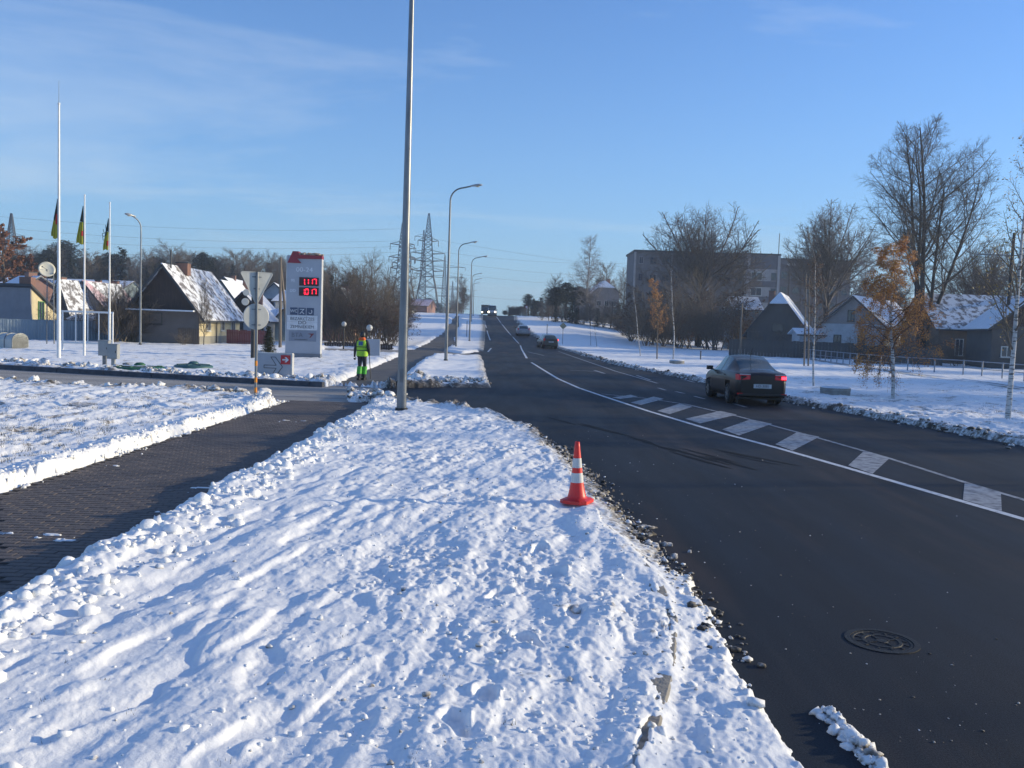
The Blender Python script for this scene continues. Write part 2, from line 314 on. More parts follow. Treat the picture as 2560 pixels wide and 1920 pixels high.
    for i, p in enumerate(foot):
        a = (0.5, 0.2, -0.6, 0.1, -0.3, 0.4, 0.3, -.2)[i]; ax = (x - p.x) * math.cos(a) + (y - p.y) * math.sin(a); ay = -(x - p.x) * math.sin(a) + (y - p.y) * math.cos(a)
        q = np.sqrt((ax / (0.058 + .012 * np.sin(ay * 22))) ** 2 + (ay / 0.135) ** 2) + .25 * med; h = h - (0.042 + .012 * fine) * smooth(1.2, 0.75, q) + 0.014 * np.exp(-((q - 1.35) / 0.2) ** 2) * (0.7 + 1.5 * med)
    h = h * (1 - .72 * rag * smooth(.42, .04, dm))
    h = h * cover - 0.10 * (1 - cover)
    # banks: far left embankment towards the hill path
    # slush ridge on the road
    dsl = sdline(x, y, slush_track); sl = smooth(0.05, 0.015, dsl + 0.05 * med); h = np.maximum(h, -0.10 + sl * (0.125 + 0.03 * med + 0.02 * fine))
    # scraps of snow on the path
    sc = smooth(0.45, 0.6, fbm(x * 1.1 + 30, y * 1.1 + 5, 2)) * smooth(0.18, 0.34, fbm(x * 4.4, y * 9, 3, 0.6)) * (x > PX0 + .2) * (x < PX1 - .1) * (y < 21)
    h = np.maximum(h, -0.10 + sc * 0.112)
    # dirt
    edge = smooth(0.75, 0.0, dm) * (d > -0.3); roadedge = edge * (0.10 * smooth(11, 4.5, y) + 0.62 * smooth(7.0, 9.5, y)) * (0.5 + 0.75 * np.abs(fbm(x * 4, y * 3, 3, 0.6)))
    # the trodden road side close to the camera is only dirty in a narrow strip
    dirt = roadedge + es * 0.33 + em * 0.16 + ed * 0.1 + 0.30 * smooth(0.35, 0.75, cl) * lumpy * smooth(0.0, 0.5, fbm(x * 2, y * 2, 2)) + lf * 0.5 * smooth(0.05, 0.45, fbm(x * 2.1 + 50, y * 1.5, 4, 0.6)) * (smooth(80, 20, y) + .35 * smooth(20, 60, y))
    dirt = dirt + gap * 0.3 + rag * .28 * smooth(.6, .05, dm) + 0.4 * np.exp(-((d - 0.0) / 0.05) ** 2) * (dm < 0.4)
    dirt = dirt + 0.35 * smooth(60, 130, y) * smooth(2.0, 0.2, dm)
    return h, dirt
def sz(x, y):
    return float(ramp(x, y)) + max(0.0, float(snow_height(np.array([float(x)]), np.array([float(y)]))[0][0]))
def grid_obj(name, ys, ts, hm=None):
    """ground sheet whose columns fan out with distance; ts = x / y"""
    Yg, Tg = np.meshgrid(ys, ts, indexing='ij'); X = Tg * Yg; Y = Yg
    h, dirt = snow_height(X.ravel(), Y.ravel()); Z = ramp(X, Y).ravel() + h
    V = np.stack([X.ravel(), Y.ravel(), Z], 1); ny, nx = X.shape; i = np.arange(ny * nx).reshape(ny, nx)
    F = np.stack([i[:-1, :-1], i[:-1, 1:], i[1:, 1:], i[1:, :-1]], -1).reshape(-1, 4)
    me = fast_mesh(name, V, F, M_SNOW); a = me.attributes.new('dirt', 'FLOAT', 'POINT'); a.data.foreach_set('value', dirt.astype(np.float32))
    return tag(link(name, me), kind='structure')
def geo(a, b, k, mn=0):
    r = [a]
    while r[-1] < b: r.append(r[-1] + max(mn, r[-1] * k))
    return np.array(r)
ys = geo(2.6, 30, 0.0031, 0.012)
grid_obj('snow_ground', ys, np.concatenate([[-1.2, -1.0, -.85, -.75], np.linspace(-0.68, 0.68, 860), [.75, .85, 1.0, 1.3]]))
y2 = geo(ys[-1], 330, 0.0085); 
grid_obj('snow_field', y2, np.concatenate([np.linspace(-1.6, -.7, 30), np.linspace(-0.68, 0.68, 420), np.linspace(.7, 1.6, 30)]))
far = MB(); yy = y2[-1]
for (a, b) in ((yy, 600), (600, 1230)):
    far.add([(-1.6 * a, a, 5.2 + .1 - (0 if a < 500 else 2)), (1.6 * a, a, 5.2 + .1 - (0 if a < 500 else 2)), (1.6 * b, b, 4.2 if b < 700 else 1.2), (-1.6 * b, b, 4.2 if b < 700 else 1.2)], [(0, 1, 2, 3)])
tag(far.build('distant_field', M_SNOW), kind='structure')
side_ = MB(); side_.add([(-3.3, 2.6, .1), (3.6, 2.6, .1), (300, -60, 0.05), (-300, -60, 0.05)], [(0, 1, 2, 3)]); side_.add([(-3.3, 2.6, .1), (-300, -60, .05), (-600, 330, 4.9), (-48.1, 30, -.02)], [(0, 1, 2, 3)]); side_.add([(3.6, 2.6, .1), (39, 30, -.02), (600, 330, 4.9), (300, -60, .05)], [(0, 1, 2, 3)])
tag(side_.build('outer_ground', M_SNOW), kind='structure')
# ------------------------------------------------------------------ hard surfaces
def strip(name, ysamp, xl, xr, m, dz, nx=6):
    V = []; 
    for y in ysamp:
        a, b = xl(y), xr(y)
        for k in range(nx + 1):
            x = a + (b - a) * k / nx; V.append((x, y, float(ramp(x, y)) + dz))
    n = nx + 1; F = [(i * n + k, i * n + k + 1, (i + 1) * n + k + 1, (i + 1) * n + k) for i in range(len(ysamp) - 1) for k in range(nx)]
    return link(name, fast_mesh(name, V, F, m))
LE = sorted([(p[1], p[0]) for p in left_edge[:-3]] + [(p[1], p[0]) for p in far_left[3:]]); RE = sorted([(p[1], p[0]) for p in right_edge])
xl = lambda y: float(np.interp(y, [a for a, b in LE], [b for a, b in LE])) - (1.6 if y < 17 else 3.5 if y < 36 else 1.0)
xr = lambda y: float(np.interp(y, [a for a, b in RE], [b for a, b in RE])) + 0.8
road = tag(strip('main_road', [0.5] + list(np.arange(2, 60, 2)) + list(np.arange(60, 325, 4)), xl, xr, M_ASPH, 0.0), kind='structure')
sr = MB(); vs = []; xs = [-60, -45, -30, -22, -16, -10, -6, -3, 0, 1.5]
for x in xs: vs += [(x, 18 + max(0, -x - 12) * .15, -0.006), (x, 38.5 if x < -20 else 33, -0.006)]
sr.add(vs, [(2 * i, 2 * i + 2, 2 * i + 3, 2 * i + 1) for i in range(len(xs) - 1)]); tag(sr.build('side_road', M_SIDE), kind='structure')
dr = MB(); dr.add([(-40, 60, -.008), (-1.5, 60, -.008), (-1.5, 78, -.008), (-40, 78, -.008)], [(0, 1, 2, 3)]); tag(dr.build('driveway', M_SIDE), kind='structure')
fp = MB(); n_ = len(far_path); cz = [(p[0], p[1], float(ramp(*p)) + 0.004) for p in far_path]; h_ = n_ // 2
vs = []
for i in range(h_):
    for q in (far_path[i], far_path[n_ - 1 - i]):
        vs.append((q[0] + (-.6 if q is far_path[i] else .6), q[1], float(ramp(*q)) + 0.005))
fp.add(vs, [(2 * i, 2 * i + 1, 2 * i + 3, 2 * i + 2) for i in range(h_ - 1)]); tag(fp.build('far_footpath', M_PATHFAR), kind='structure')
# near footpath: bed plus pavers laid in running bond
fb = MB(); fb.add([(PX0 - .3, 2, -.012), (PX1 + .3, 2, -.012), (PX1 + .3, 24, -.012), (PX0 - .3, 24, -.012)], [(0, 1, 2, 3)])
footpath = tag(fb.build('footpath', M_JOINT), kind='structure')
def paver_verts(cx, cy, w=.194, l=.094, dz=0.0):
    b = .007; a = [(-w / 2, -l / 2), (w / 2, -l / 2), (w / 2, l / 2), (-w / 2, l / 2)]; s = [(x - math.copysign(b, x), y - math.copysign(b, y)) for x, y in a]
    return [(cx + x, cy + y, -.010) for x, y in a] + [(cx + x, cy + y, -0.003 + dz) for x, y in a] + [(cx + x, cy + y, 0.003 + dz) for x, y in s]
PF = [(8, 9, 10, 11)] + [(i, (i + 1) % 4, 4 + (i + 1) % 4, 4 + i) for i in range(4)] + [(4 + i, 4 + (i + 1) % 4, 8 + (i + 1) % 4, 8 + i) for i in range(4)]
rnd = random.Random(3); pm = [MB().add(paver_verts(0, 0, dz=d), PF).build('paver', M_PATH, footpath) for d in (0, .002)]
rest = MB(); cnt = 0; used = set(); row = 0; y = 5.9
while y < 23.2:
    x = PX0 + .1 + (0.1 if row % 2 else 0)
    while x < PX1 - .05:
        dz = rnd.uniform(-.001, .0025)
        # in frame and not buried
        vis = x > -0.60 * y + .1
        if vis and cnt < 298:
            if cnt < 2: o = pm[cnt]
            else: o = pm[cnt % 2].copy(); col.objects.link(o)
            o.location = (x, y, dz); o.rotation_euler = (rnd.uniform(-.008, .008), rnd.uniform(-.006, .006), rnd.uniform(-.01, .01)); cnt += 1
        elif vis: rest.add(paver_verts(x, y, dz=dz), PF)
        x += .2
    y += .1; row += 1
rb = rest.build('paving', M_PATH, footpath); rb['kind'] = 'stuff'
# kerb stones: exposed one at the road, long one across the side road
def kerb_run(owner, pts, w, h, step=1.0, zoff=0.0):
    P = [Vector((p[0], p[1], 0)) for p in pts]; L_ = [0]
    for a, b in zip(P, P[1:]): L_.append(L_[-1] + (b - a).length)
    s = 0
    def pos(s):
        for i in range(len(P) - 1):
            if s <= L_[i + 1] + 1e-6: return P[i].lerp(P[i + 1], (s - L_[i]) / (L_[i + 1] - L_[i]))
        return P[-1]
    while s < L_[-1] - .3:
        a, b = pos(s + .006), pos(min(s + step - .006, L_[-1])); c = (a + b) / 2; d = b - a
        mb = MB(); mb.box((0, 0, 0), (w, d.length, h + .2)); o = mb.build('kerb_stone', M_KERB, owner)
        o.location = (c.x, c.y, float(ramp(c.x, c.y)) + h / 2 - .1 + zoff); o.rotation_euler = (0, 0, math.atan2(d.y, d.x) - math.pi / 2)
        bv = o.modifiers.new('b', 'BEVEL'); bv.width = .012; bv.segments = 1
        s += step
kerb_run(road, kerb_line, .13, .098, .98)
kl2 = GP([(0, 797), (350, 817), (560, 829), (698, 836)]); kl2 = [(-32, kl2[0][1] + .62 * 1.8)] + kl2
_mk = M_KERB; M_KERB = mat('kerb_shade_tint', (.10, .105, .12), .8, (.06, .065, .08), 3); kerb_run(road, [(x, y + .05) for x, y in kl2], .2, .16, 1.0); M_KERB = _mk  # far kerb: shade of its camera-facing side put into a darker concrete colour
# ------------------------------------------------------------------ road markings
def ribbon(name, pts, w, m=None, dz=.004, close=False):
    """painted stripe along ground points"""
    P = [Vector((p[0], p[1])) for p in pts]; Q = []
    for a, b in zip(P, P[1:]):
        k = max(1, int((b - a).length / 3));
        for i in range(k): Q.append(a.lerp(b, i / k))
    Q.append(P[-1]); mb = MB(); vs = []
    for i, p in enumerate(Q):
        d = (Q[min(i + 1, len(Q) - 1)] - Q[max(0, i - 1)]).normalized(); n = Vector((-d.y, d.x))
        for s in (-1, 1):
            q = p + n * (w / 2 * s); vs.append((q.x, q.y, float(ramp(q.x, q.y)) + dz))
    mb.add(vs, [(2 * i, 2 * i + 2, 2 * i + 3, 2 * i + 1)[::-1] for i in range(len(Q) - 1)])
    return mb.build(name, m or M_PAINT, road)
def quad(pts, m=None, dz=.004):
    g = GP(pts); mb = MB(); mb.add([(x, y, float(ramp(x, y)) + dz) for x, y in g], [tuple(range(len(g)))]); return mb.build('painted_marking', m or M_PAINT, road)
solid = GP([(1148, 783), (1172, 798), (1205, 818), (1250, 838), (1300, 855), (1400, 888), (1480, 912), (1560, 936), (1680, 968), (1840, 1014), (2060, 1078), (2212, 1122), (2320, 1156)])
ribbon('painted_line', solid, .13)
ribbon('painted_line', GP([(1300, 851), (1390, 860), (1480, 873), (1600, 901), (1760, 944), (1920, 990), (2090, 1044), (2212, 1080), (2300, 1110)]), .10, M_PAINTOLD)
ribbon('painted_line', GP([(1206, 759), (1260, 778), (1330, 802), (1420, 828)]), .12, M_PAINTOLD)
ribbon('painted_line', GP([(1124, 746), (1138, 774)]), .15)
for a, b in (((1072, 684), (1082, 698)), ((1084, 700), (1104, 724)), ((1108, 728), (1121, 742)), ((1140, 760), (1175, 768))): ribbon('painted_line', GP([a, b]), .13, M_PAINTOLD if a[1] > 740 else M_PAINT)
for a, b in (((1048, 700), (1051, 708)), ((1052, 714), (1059, 735)), ((1061, 752), (1054, 760))): ribbon('painted_line', GP([a, b]), .14)
for a, b in (((1375, 811), (1405, 821)), ((1422, 838), (1438, 843)), ((1460, 846), (1478, 850)), ((1478, 820), (1500, 826)), ((1500, 856), (1522, 862)), ((1585, 872), (1612, 880))): ribbon('painted_line', GP([a, b]), .12, M_PAINTOLD)
bars = [((1322, 859), (1340, 862), (1378, 857), (1362, 853)), ((1362, 870), (1385, 875), (1434, 862), (1412, 857)), ((1420, 888), (1446, 895), (1496, 879), (1468, 872)), ((1480, 905), (1512, 915), (1592, 896), (1556, 888)), ((1560, 928), (1596, 941), (1668, 916), (1622, 906)), ((1675, 960), (1712, 974), (1770, 944), (1722, 934)), ((1832, 1006), (1885, 1024), (1922, 990), (1866, 975)), ((2080, 1080), (2164, 1105), (2162, 1066), (2084, 1040))]
for b in bars: quad(b, M_PAINTOLD, .0055)
ribbon('painted_arrow', GP([(1232, 800), (1262, 801), (1290, 803)]), .14, M_PAINTOLD); ribbon('painted_arrow', GP([(1284, 800), (1306, 807)]), .16, M_PAINTOLD, .0052)
M_DAMP = mat('damp_streak', (.004, .005, .007), .75, (.007, .008, .010), 6, spec=.15); M_SALT = mat('salt_line', (.16, .16, .16), .8, (.04, .045, .05), 9, lo=.42, hi=.58)
_r = random.Random(8)
def streak(pts, w, m, n, jit):
    G_ = GP(pts); P = [Vector(p) for p in G_]
    for k in range(n):
        t = _r.random() * (len(P) - 1); i = int(t); a = P[i].lerp(P[i + 1], t - i) + Vector((_r.gauss(0, jit), _r.gauss(0, jit))); d = (P[i + 1] - P[i]).normalized(); nn = Vector((-d.y, d.x)); l = _r.uniform(.3, 1.1); mb = MB(); vs = []
        K = 9
        for s, sg in ((1, 1), (-1, -1)):
            for q in range(K): u = (q / (K - 1) * 2 - 1) * sg; vs.append(tuple(a + d * u * l + nn * sg * w * (1 - u * u) * _r.uniform(.5, 1.3)) + (.0042 + k * .0001,))
        o = MB().add(vs, [tuple(range(2 * K))[::-1]]).build('damp_patch' if m is M_DAMP else 'salt_stain', m, road)
streak([(1225, 908), (1290, 925), (1370, 945), (1450, 970), (1560, 1000)], .05, M_DAMP, 16, .10)
streak([(1600, 985), (1700, 1005)], .04, M_DAMP, 4, .1)
# manhole cover in the lane
mh = G(1905, 1385); MC = mat('cast_iron', (0.012, 0.012, 0.012), 0.6, (0.007, 0.007, 0.007), 8, metal=0.2, bump=.5)
e = mhe = empty('manhole_cover', (mh.x, mh.y, -0.006), 0, 'round cast iron manhole cover set in the dark asphalt lane', 'manhole')
mb = MB(); mb.lathe((0, 0, 0), [(.40, .001), (.40, .012), (.335, .012), (.335, .004)], 40, False); mb.build('rim', MC, e)
mb = MB(); mb.lathe((0, 0, 0), [(.325, .002), (.325, .009), (.30, .009), (.295, .005), (.22, .005), (.215, .010), (.18, .010), (.175, .005), (.07, .005), (.06, .011), (0.001, .011)], 40, False)
for k in range(12):
    a = k * math.pi / 6; mb.box((.257 * math.cos(a), .257 * math.sin(a), .008), (.05, .025, .006), a)
for k in range(4):
    a = k * math.pi / 2 + .3; mb.bar((.07 * math.cos(a), .07 * math.sin(a), .008), (.17 * math.cos(a), .17 * math.sin(a), .008), .02, .006)
mb.build('lid', MC, e)
mhe.scale = (.62, .62, 1)
# ------------------------------------------------------------------ loose snow
ico = []; bm = bmesh.new(); bmesh.ops.create_icosphere(bm, subdivisions=1, radius=1); bm.verts.ensure_lookup_table()
IV1 = np.array([v.co[:] for v in bm.verts]); IF1 = np.array([[v.index for v in f.verts] for f in bm.faces]); bm.free()
bm = bmesh.new(); bmesh.ops.create_icosphere(bm, subdivisions=2, radius=1); IV2 = np.array([v.co[:] for v in bm.verts]); IF2 = np.array([[v.index for v in f.verts] for f in bm.faces]); bm.free()
def clumps(name, pts, rad, dirt, iv=IV1, if_=IF1, seed=0, flat=.75, jit=.16):
    rs = np.random.RandomState(seed); k = len(pts); x = pts[:, 0]; y = pts[:, 1]; h, _ = snow_height(x, y); z = ramp(x, y) + np.maximum(h, 0)
    V = np.repeat(iv[None], k, 0).copy(); V += rs.normal(0, jit, V.shape); V *= 1 + rs.uniform(-jit * 1.4, jit * 1.4, (k, len(iv), 1)); V *= rad[:, None, None] * rs.uniform(.75, 1.25, (k, 1, 3)); V[:, :, 2] *= flat
    a = rs.uniform(0, 6.28, k); c, s = np.cos(a)[:, None], np.sin(a)[:, None]; X = V[:, :, 0] * c - V[:, :, 1] * s; Yv = V[:, :, 0] * s + V[:, :, 1] * c
    lowd = np.repeat(dirt[:, None], len(iv), 1) + np.where(V[:, :, 2] < 0.1 * rad[:, None], dirt[:, None] * .8, 0)
    W = np.stack([X + x[:, None], Yv + y[:, None], V[:, :, 2] + (z + rad * .12)[:, None]], -1).reshape(-1, 3)
    F = (if_[None] + (np.arange(k) * len(iv))[:, None, None]).reshape(-1, 3)
    me = fast_mesh(name, W, F, M_SNOW); at_ = me.attributes.new('dirt', 'FLOAT', 'POINT'); at_.data.foreach_set('value', lowd.ravel().astype(np.float32))
    return tag(link(name, me), kind='stuff')
rs = np.random.RandomState(11)
# white crumbs all over the verge
n = 2600; yv = 3.6 + rs.rand(n) ** 1.6 * 16; tt = rs.uniform(-.66, .3, n); xv = tt * yv; dmn = sdpoly(xv, yv, main_poly); ok = (dmn > .05) & ((xv > PX1 + .05)) ; ok &= rs.rand(n) < smooth(-1.6, .4, xv) + .25
p = np.stack([xv, yv], 1)[ok]; tag(clumps('snow_crumbs', p, rs.gamma(1.7, .0045, len(p)) + .004, np.where(rs.rand(len(p)) < .25, .35, .03), seed=2), 'small crumbs of loose snow scattered over the trodden verge', 'snow crumbs')
# larger balls along the path bank
n = 900; yv = 3.8 + rs.rand(n) ** 1.4 * 18.5; xv = PX1 + .42 + rs.normal(0, .27, n); ok = (xv > PX1 - .02) ; p = np.stack([xv, yv], 1)[ok]
rr_ = np.clip(rs.gamma(1.1, .014, len(p)) + .009, 0, .075) * np.clip(.65 + p[:, 1] * 0.02, .65, 1); tag(clumps('snow_balls', p, rr_, np.full(len(p), .0), IV2, IF2, 3, .8), 'rounded white snow lumps ploughed along the right side of the footpath', 'snow lumps')
n = 75; yv = 3.9 + rs.rand(n) ** 1.3 * 14; xv = PX1 + .5 + rs.normal(0, .24, n); ok = xv > PX1 + .12; p = np.stack([xv, yv], 1)[ok]; tag(clumps('large_snow_lumps', p, rs.uniform(.03, .075, len(p)), np.full(len(p), .0), IV2, IF2, 41, .8, .05), 'larger rounded snow lumps along the right bank of the footpath', 'snow lumps')
n = 500; yv = 9.5 + rs.rand(n) * 13.5; xv = PX0 - .22 + rs.normal(0, .14, n); p = np.stack([xv, yv], 1); tag(clumps('snow_rubble', p, np.clip(rs.gamma(1.6, .010, n) + .010, 0, .05), np.full(n, .03), IV1, IF1, 5, .85), 'crumbly ploughed snow edging the left side of the footpath', 'snow rubble')
# brown gritty chunks at the carriageway edge
def along(pts, n, sp, seed, off=0.0):
    r = np.random.RandomState(seed); P = np.array(pts); sl = np.linalg.norm(np.diff(P, axis=0), axis=1); c = np.concatenate([[0], np.cumsum(sl)]); s = r.rand(n) * c[-1]
    i = np.clip(np.searchsorted(c, s) - 1, 0, len(sl) - 1); f = ((s - c[i]) / sl[i])[:, None]; q = P[i] * (1 - f) + P[i + 1] * f; dd_ = (P[i + 1] - P[i]) / sl[i][:, None]
    return q + np.stack([-dd_[:, 1], dd_[:, 0]], 1) * (off + r.normal(0, sp, n))[:, None]
p = along([q for q in left_edge[4:12]], 700, .09, 4, .08); tag(clumps('slush_grit', p, np.clip(rs.gamma(1.6, .0075, len(p)) + .005, 0, .04), rs.uniform(.2, 1.1, len(p)), seed=6, flat=.6), 'brown gritty slush crumbs along the carriageway edge beside the cone', 'slush')
sideN = [q for q in side_poly[:9]]; p = along(sideN, 420, .22, 8, .0); p = p[(sdpoly(p[:, 0], p[:, 1], side_poly) > -.05) & (sdpoly(p[:, 0], p[:, 1], path_poly) > .1)]
tag(clumps('ploughed_chunks', p, np.clip(rs.gamma(1.7, .024, len(p)) + .02, 0, .2), rs.uniform(.1, .5, len(p)), IV2, IF2, 9, .85), 'grey ploughed snow chunks along the near edge of the side road', 'snow chunks')
p = along(GP([(0, 786), (350, 809), (560, 822), (700, 828)]), 420, .25, 10); tag(clumps('far_kerb_chunks', p, np.clip(rs.gamma(1.8, .028, len(p)) + .02, 0, .18), rs.uniform(.05, .55, len(p)), IV1, IF1, 12, .9), 'dirty snow rubble pushed behind the kerb across the side road', 'snow rubble')
p = along(GP([(862, 832), (900, 830), (960, 829), (1050, 833)]), 260, .35, 14); tag(clumps('corner_chunks', p, np.clip(rs.gamma(1.8, .03, len(p)) + .02, 0, .2), rs.uniform(.15, .6, len(p)), IV2, IF2, 15, .9), 'brownish heap of ploughed snow on the corner past the big lamp post', 'snow heap')
p = along([q for q in right_edge[3:-3]][::-1], 900, .2, 16, -.15); tag(clumps('right_kerb_chunks', p, np.clip(rs.gamma(1.7, .014, len(p)) + .012, 0, .09), rs.uniform(.2, .9, len(p)), IV1, IF1, 17, .8), 'dark slush crumbs along the far right edge of the main road', 'slush')
n = 300; yv = 4.5 + rs.rand(n) ** 1.5 * 14; xv = np.interp(yv, [a for a, b in LE], [b for a, b in LE]) + np.abs(rs.normal(0, 1.5, n)) + .15; p = np.stack([xv, yv], 1); tag(clumps('road_grit', p, np.clip(rs.gamma(1.2, .0028, n) + .0015, 0, .011), rs.uniform(.25, .9, n), seed=33, flat=.6), 'tiny crumbs of grit and ice strewn over the near asphalt', 'grit')
p = along(slush_track, 160, .03, 18); tag(clumps('slush_ridge', p, np.clip(rs.gamma(1.6, .008, len(p)) + .006, 0, .04), rs.uniform(.0, .5, len(p)), IV2, IF2, 19, .8), 'short ridge of wet slush left on the asphalt in the near lane', 'slush')
# dead grass and weed stems poking out
gm = mat('dead_grass', (0.10, 0.085, 0.05), 0.8, (0.045, 0.05, 0.025), 4)
V = []; F = []
def blades(cx, cy, k, r, hgt, rs):
    z0 = sz(cx, cy)
    for i in range(k):
        a = rs.uniform(0, 6.28); rr = r * rs.rand() ** .5; x = cx + rr * math.cos(a); y = cy + rr * math.sin(a); b = rs.uniform(0, 6.28); l = hgt * rs.uniform(.4, 1); w = .0022 + hgt * .012
        ox = math.cos(b) * l * .5; oy = math.sin(b) * l * .5; i0 = len(V); V.extend([(x - w, y, z0 - .02), (x + w, y, z0 - .02), (x + ox, y + oy, z0 - .01 + l)]); F.append((i0, i0 + 1, i0 + 2))
for i in range(520):
    y = 8.5 + rs.rand() ** 1.3 * 14; x = rs.uniform(-.62 * y, PX0 - .7)
    if x < PX0 - .7: blades(x, y, 9, .09, .06 + .04 * rs.rand(), rs)
for i in range(70):
    y = 3.8 + rs.rand() ** 1.3 * 12; x = rs.uniform(PX1 + .3, .6); blades(x, y, 7, .04, .035, rs)
for i in range(160):
    y = 18 + rs.rand() * 25; x = rs.uniform(.36 * y + 4, .6 * y + 3); 
    if sdpoly(np.array([x]), np.array([y]), main_poly)[0] > .5: blades(x, y, 8, .12, .07, rs)
tag(link('grass', fast_mesh('grass', V, F, gm, False)), 'dead grass tips and weed stems poking through the snow', 'grass', kind='stuff')
# ------------------------------------------------------------------ street furniture
M_GALV = mat('galvanised_steel', (0.22, 0.235, 0.25), 0.38, (0.15, 0.16, 0.17), 6, metal=0.35, stretch=(1, 1, .3))
M_GALVD = mat('weathered_steel', (0.20, 0.21, 0.22), 0.5, (0.13, 0.14, 0.15), 6, metal=0.5)
M_WHITE = mat('white_paint', (0.78, 0.78, 0.76), 0.4, (0.68, 0.68, 0.66), 4)
M_BLACK = mat('black_plastic', (0.02, 0.02, 0.022), 0.5)
M_GREYBOX = mat('grey_box_paint', (0.36, 0.37, 0.36), 0.5, (0.30, 0.31, 0.31), 3)
M_SIGNBACK = mat('sign_back', (0.52, 0.52, 0.48), 0.45, (0.44, 0.44, 0.41), 3, metal=0.2)
M_RED = mat('red_paint', (0.55, 0.025, 0.03), 0.4, (0.45, 0.02, 0.03), 4)
M_ORANGE = mat('orange_reflector', (0.85, 0.30, 0.02), 0.35)
M_SNOWCAP = mat('roof_snow', (0.82, 0.84, 0.87), 0.6, (0.75, 0.78, 0.82), 2, bump=.6, bscale=6)
M_LENS = mat('lamp_glass', (0.75, 0.62, 0.42), 0.15, metal=0.0)
M_LAMPHEAD = mat('lamp_head_paint', (0.42, 0.43, 0.44), 0.35, metal=0.3)
M_WOODPOLE = mat('pole_wood', (0.22, 0.18, 0.14), 0.85, (0.14, 0.115, 0.09), 8, stretch=(1, 1, .1))
M_CONC = mat('concrete', (0.36, 0.35, 0.32), 0.85, (0.26, 0.25, 0.23), 4, bump=.5, bscale=25)
def street_lamp(loc, H, arm, az, label, r0=.09, r1=.042, group='street lamps along the left side of the road', head=1.0, rise=.28):
    e = empty('street_lamp', loc, az, label, 'street lamp', group)
    bend = .75; pts = [(0, 0, -.1), (0, 0, H * .35), (0, 0, H * .7), (0, 0, H - bend)]; rad = [r0, r0 * .78, r0 * .6, r1 * 1.1]
    for k in range(1, 8):
        a = k / 7 * R(80); pts.append((bend * (1 - math.cos(a)), 0, H - bend + bend * math.sin(a) )); rad.append(r1)
    lx = pts[-1][0]; pts.append((arm, 0, H + rise * .15 + (arm - lx) * math.tan(R(8)))); rad.append(r1 * .9)
    MB().tube(pts, rad, 14).build('pole', M_GALV, e)
    MB().box((0, 0, .012), (r0 * 3.4, r0 * 3.4, .03)).tube([(0, 0, 0), (0, 0, .10)], r0 * 1.25, 14).build('base_flange', M_BLACK, e)
    MB().box((0, -r0 * .93, .85), (.09, .012, .32)).build('access_door', M_GALVD, e)
    hd = MB(); z0 = pts[-1][2]; x0 = arm - .05; s = head
    sec = [(0, .05, .05), (.12, .08, .07), (.28, .13, .09), (.48, .15, .10), (.62, .11, .075), (.70, .03, .03)]; vs = []
    for x, w, h in sec:
        for j in range(10):
            a = 2 * math.pi * j / 10; q = math.sin(a); vs.append((x0 + x * s, w * math.cos(a) * s, z0 + (x * .13 + max(q, -.35) * h) * s))
    hd.add(vs, [(i * 10 + j, i * 10 + (j + 1) % 10, (i + 1) * 10 + (j + 1) % 10, (i + 1) * 10 + j) for i in range(5) for j in range(10)], True); h_ = hd.build('lamp_head', M_LAMPHEAD, e)
    ln = MB(); ln.lathe((x0 + .42 * s, 0, z0 + .02 * s), [(.001, -.055 * s), (.07 * s, -.045 * s), (.115 * s, -.02 * s), (.12 * s, .0)], 12); ln.build('lens', M_LENS, h_)
    return e
def gz(x, y, dz=.1): return float(ramp(x, y)) + dz
p = G(867, 890, .08); street_lamp((p.x, p.y, p.z), 10.2, 1.9, 0, 'thick galvanised lamp post on the near verge, its top out of the picture', .118, .05)
p = G(963, 780, .08); street_lamp((p.x, p.y, p.z), 9.9, 1.15, R(4), 'tall curved lamp post on the snow strip just beyond the side road', .10, .045)
p = G(985, 750, .08); street_lamp((p.x, p.y, p.z), 10.0, 1.15, R(4), 'curved lamp post right behind the tall one past the side road', .10, .045)
p = G(1014, 737, .08); street_lamp((p.x, p.y, p.z), 10.0, 1.25, R(6), 'third curved lamp post beside the main road, halfway up the rise', .10, .045)
for i, (xd, Y, zt, lb) in enumerate(((1018, 165, 592, 'small distant lamp post, fourth along the left of the rising road'), (1022, 196, 603, 'distant lamp post, fifth along the left of the rising road'), (1019, 225, 612, 'distant lamp post near the crest, sixth along the left of the road'), (1016, 262, 628, 'farthest lamp post, standing over the crest left of the road'))):
    q = at(xd, 680, Y); zz = gz(q.x, Y); street_lamp((q.x, Y, zz), at(xd, zt, Y).z - zz, 1.2, R(5), lb, .10, .05)
p = G(303, 745, .08); street_lamp((p.x, p.y, p.z), at(303, 470, p.y).z - p.z, .45, R(-128), 'curved lamp post in front of the grey metal fence, its head turned to the camera', .08, .04, group=None, head=1.1)
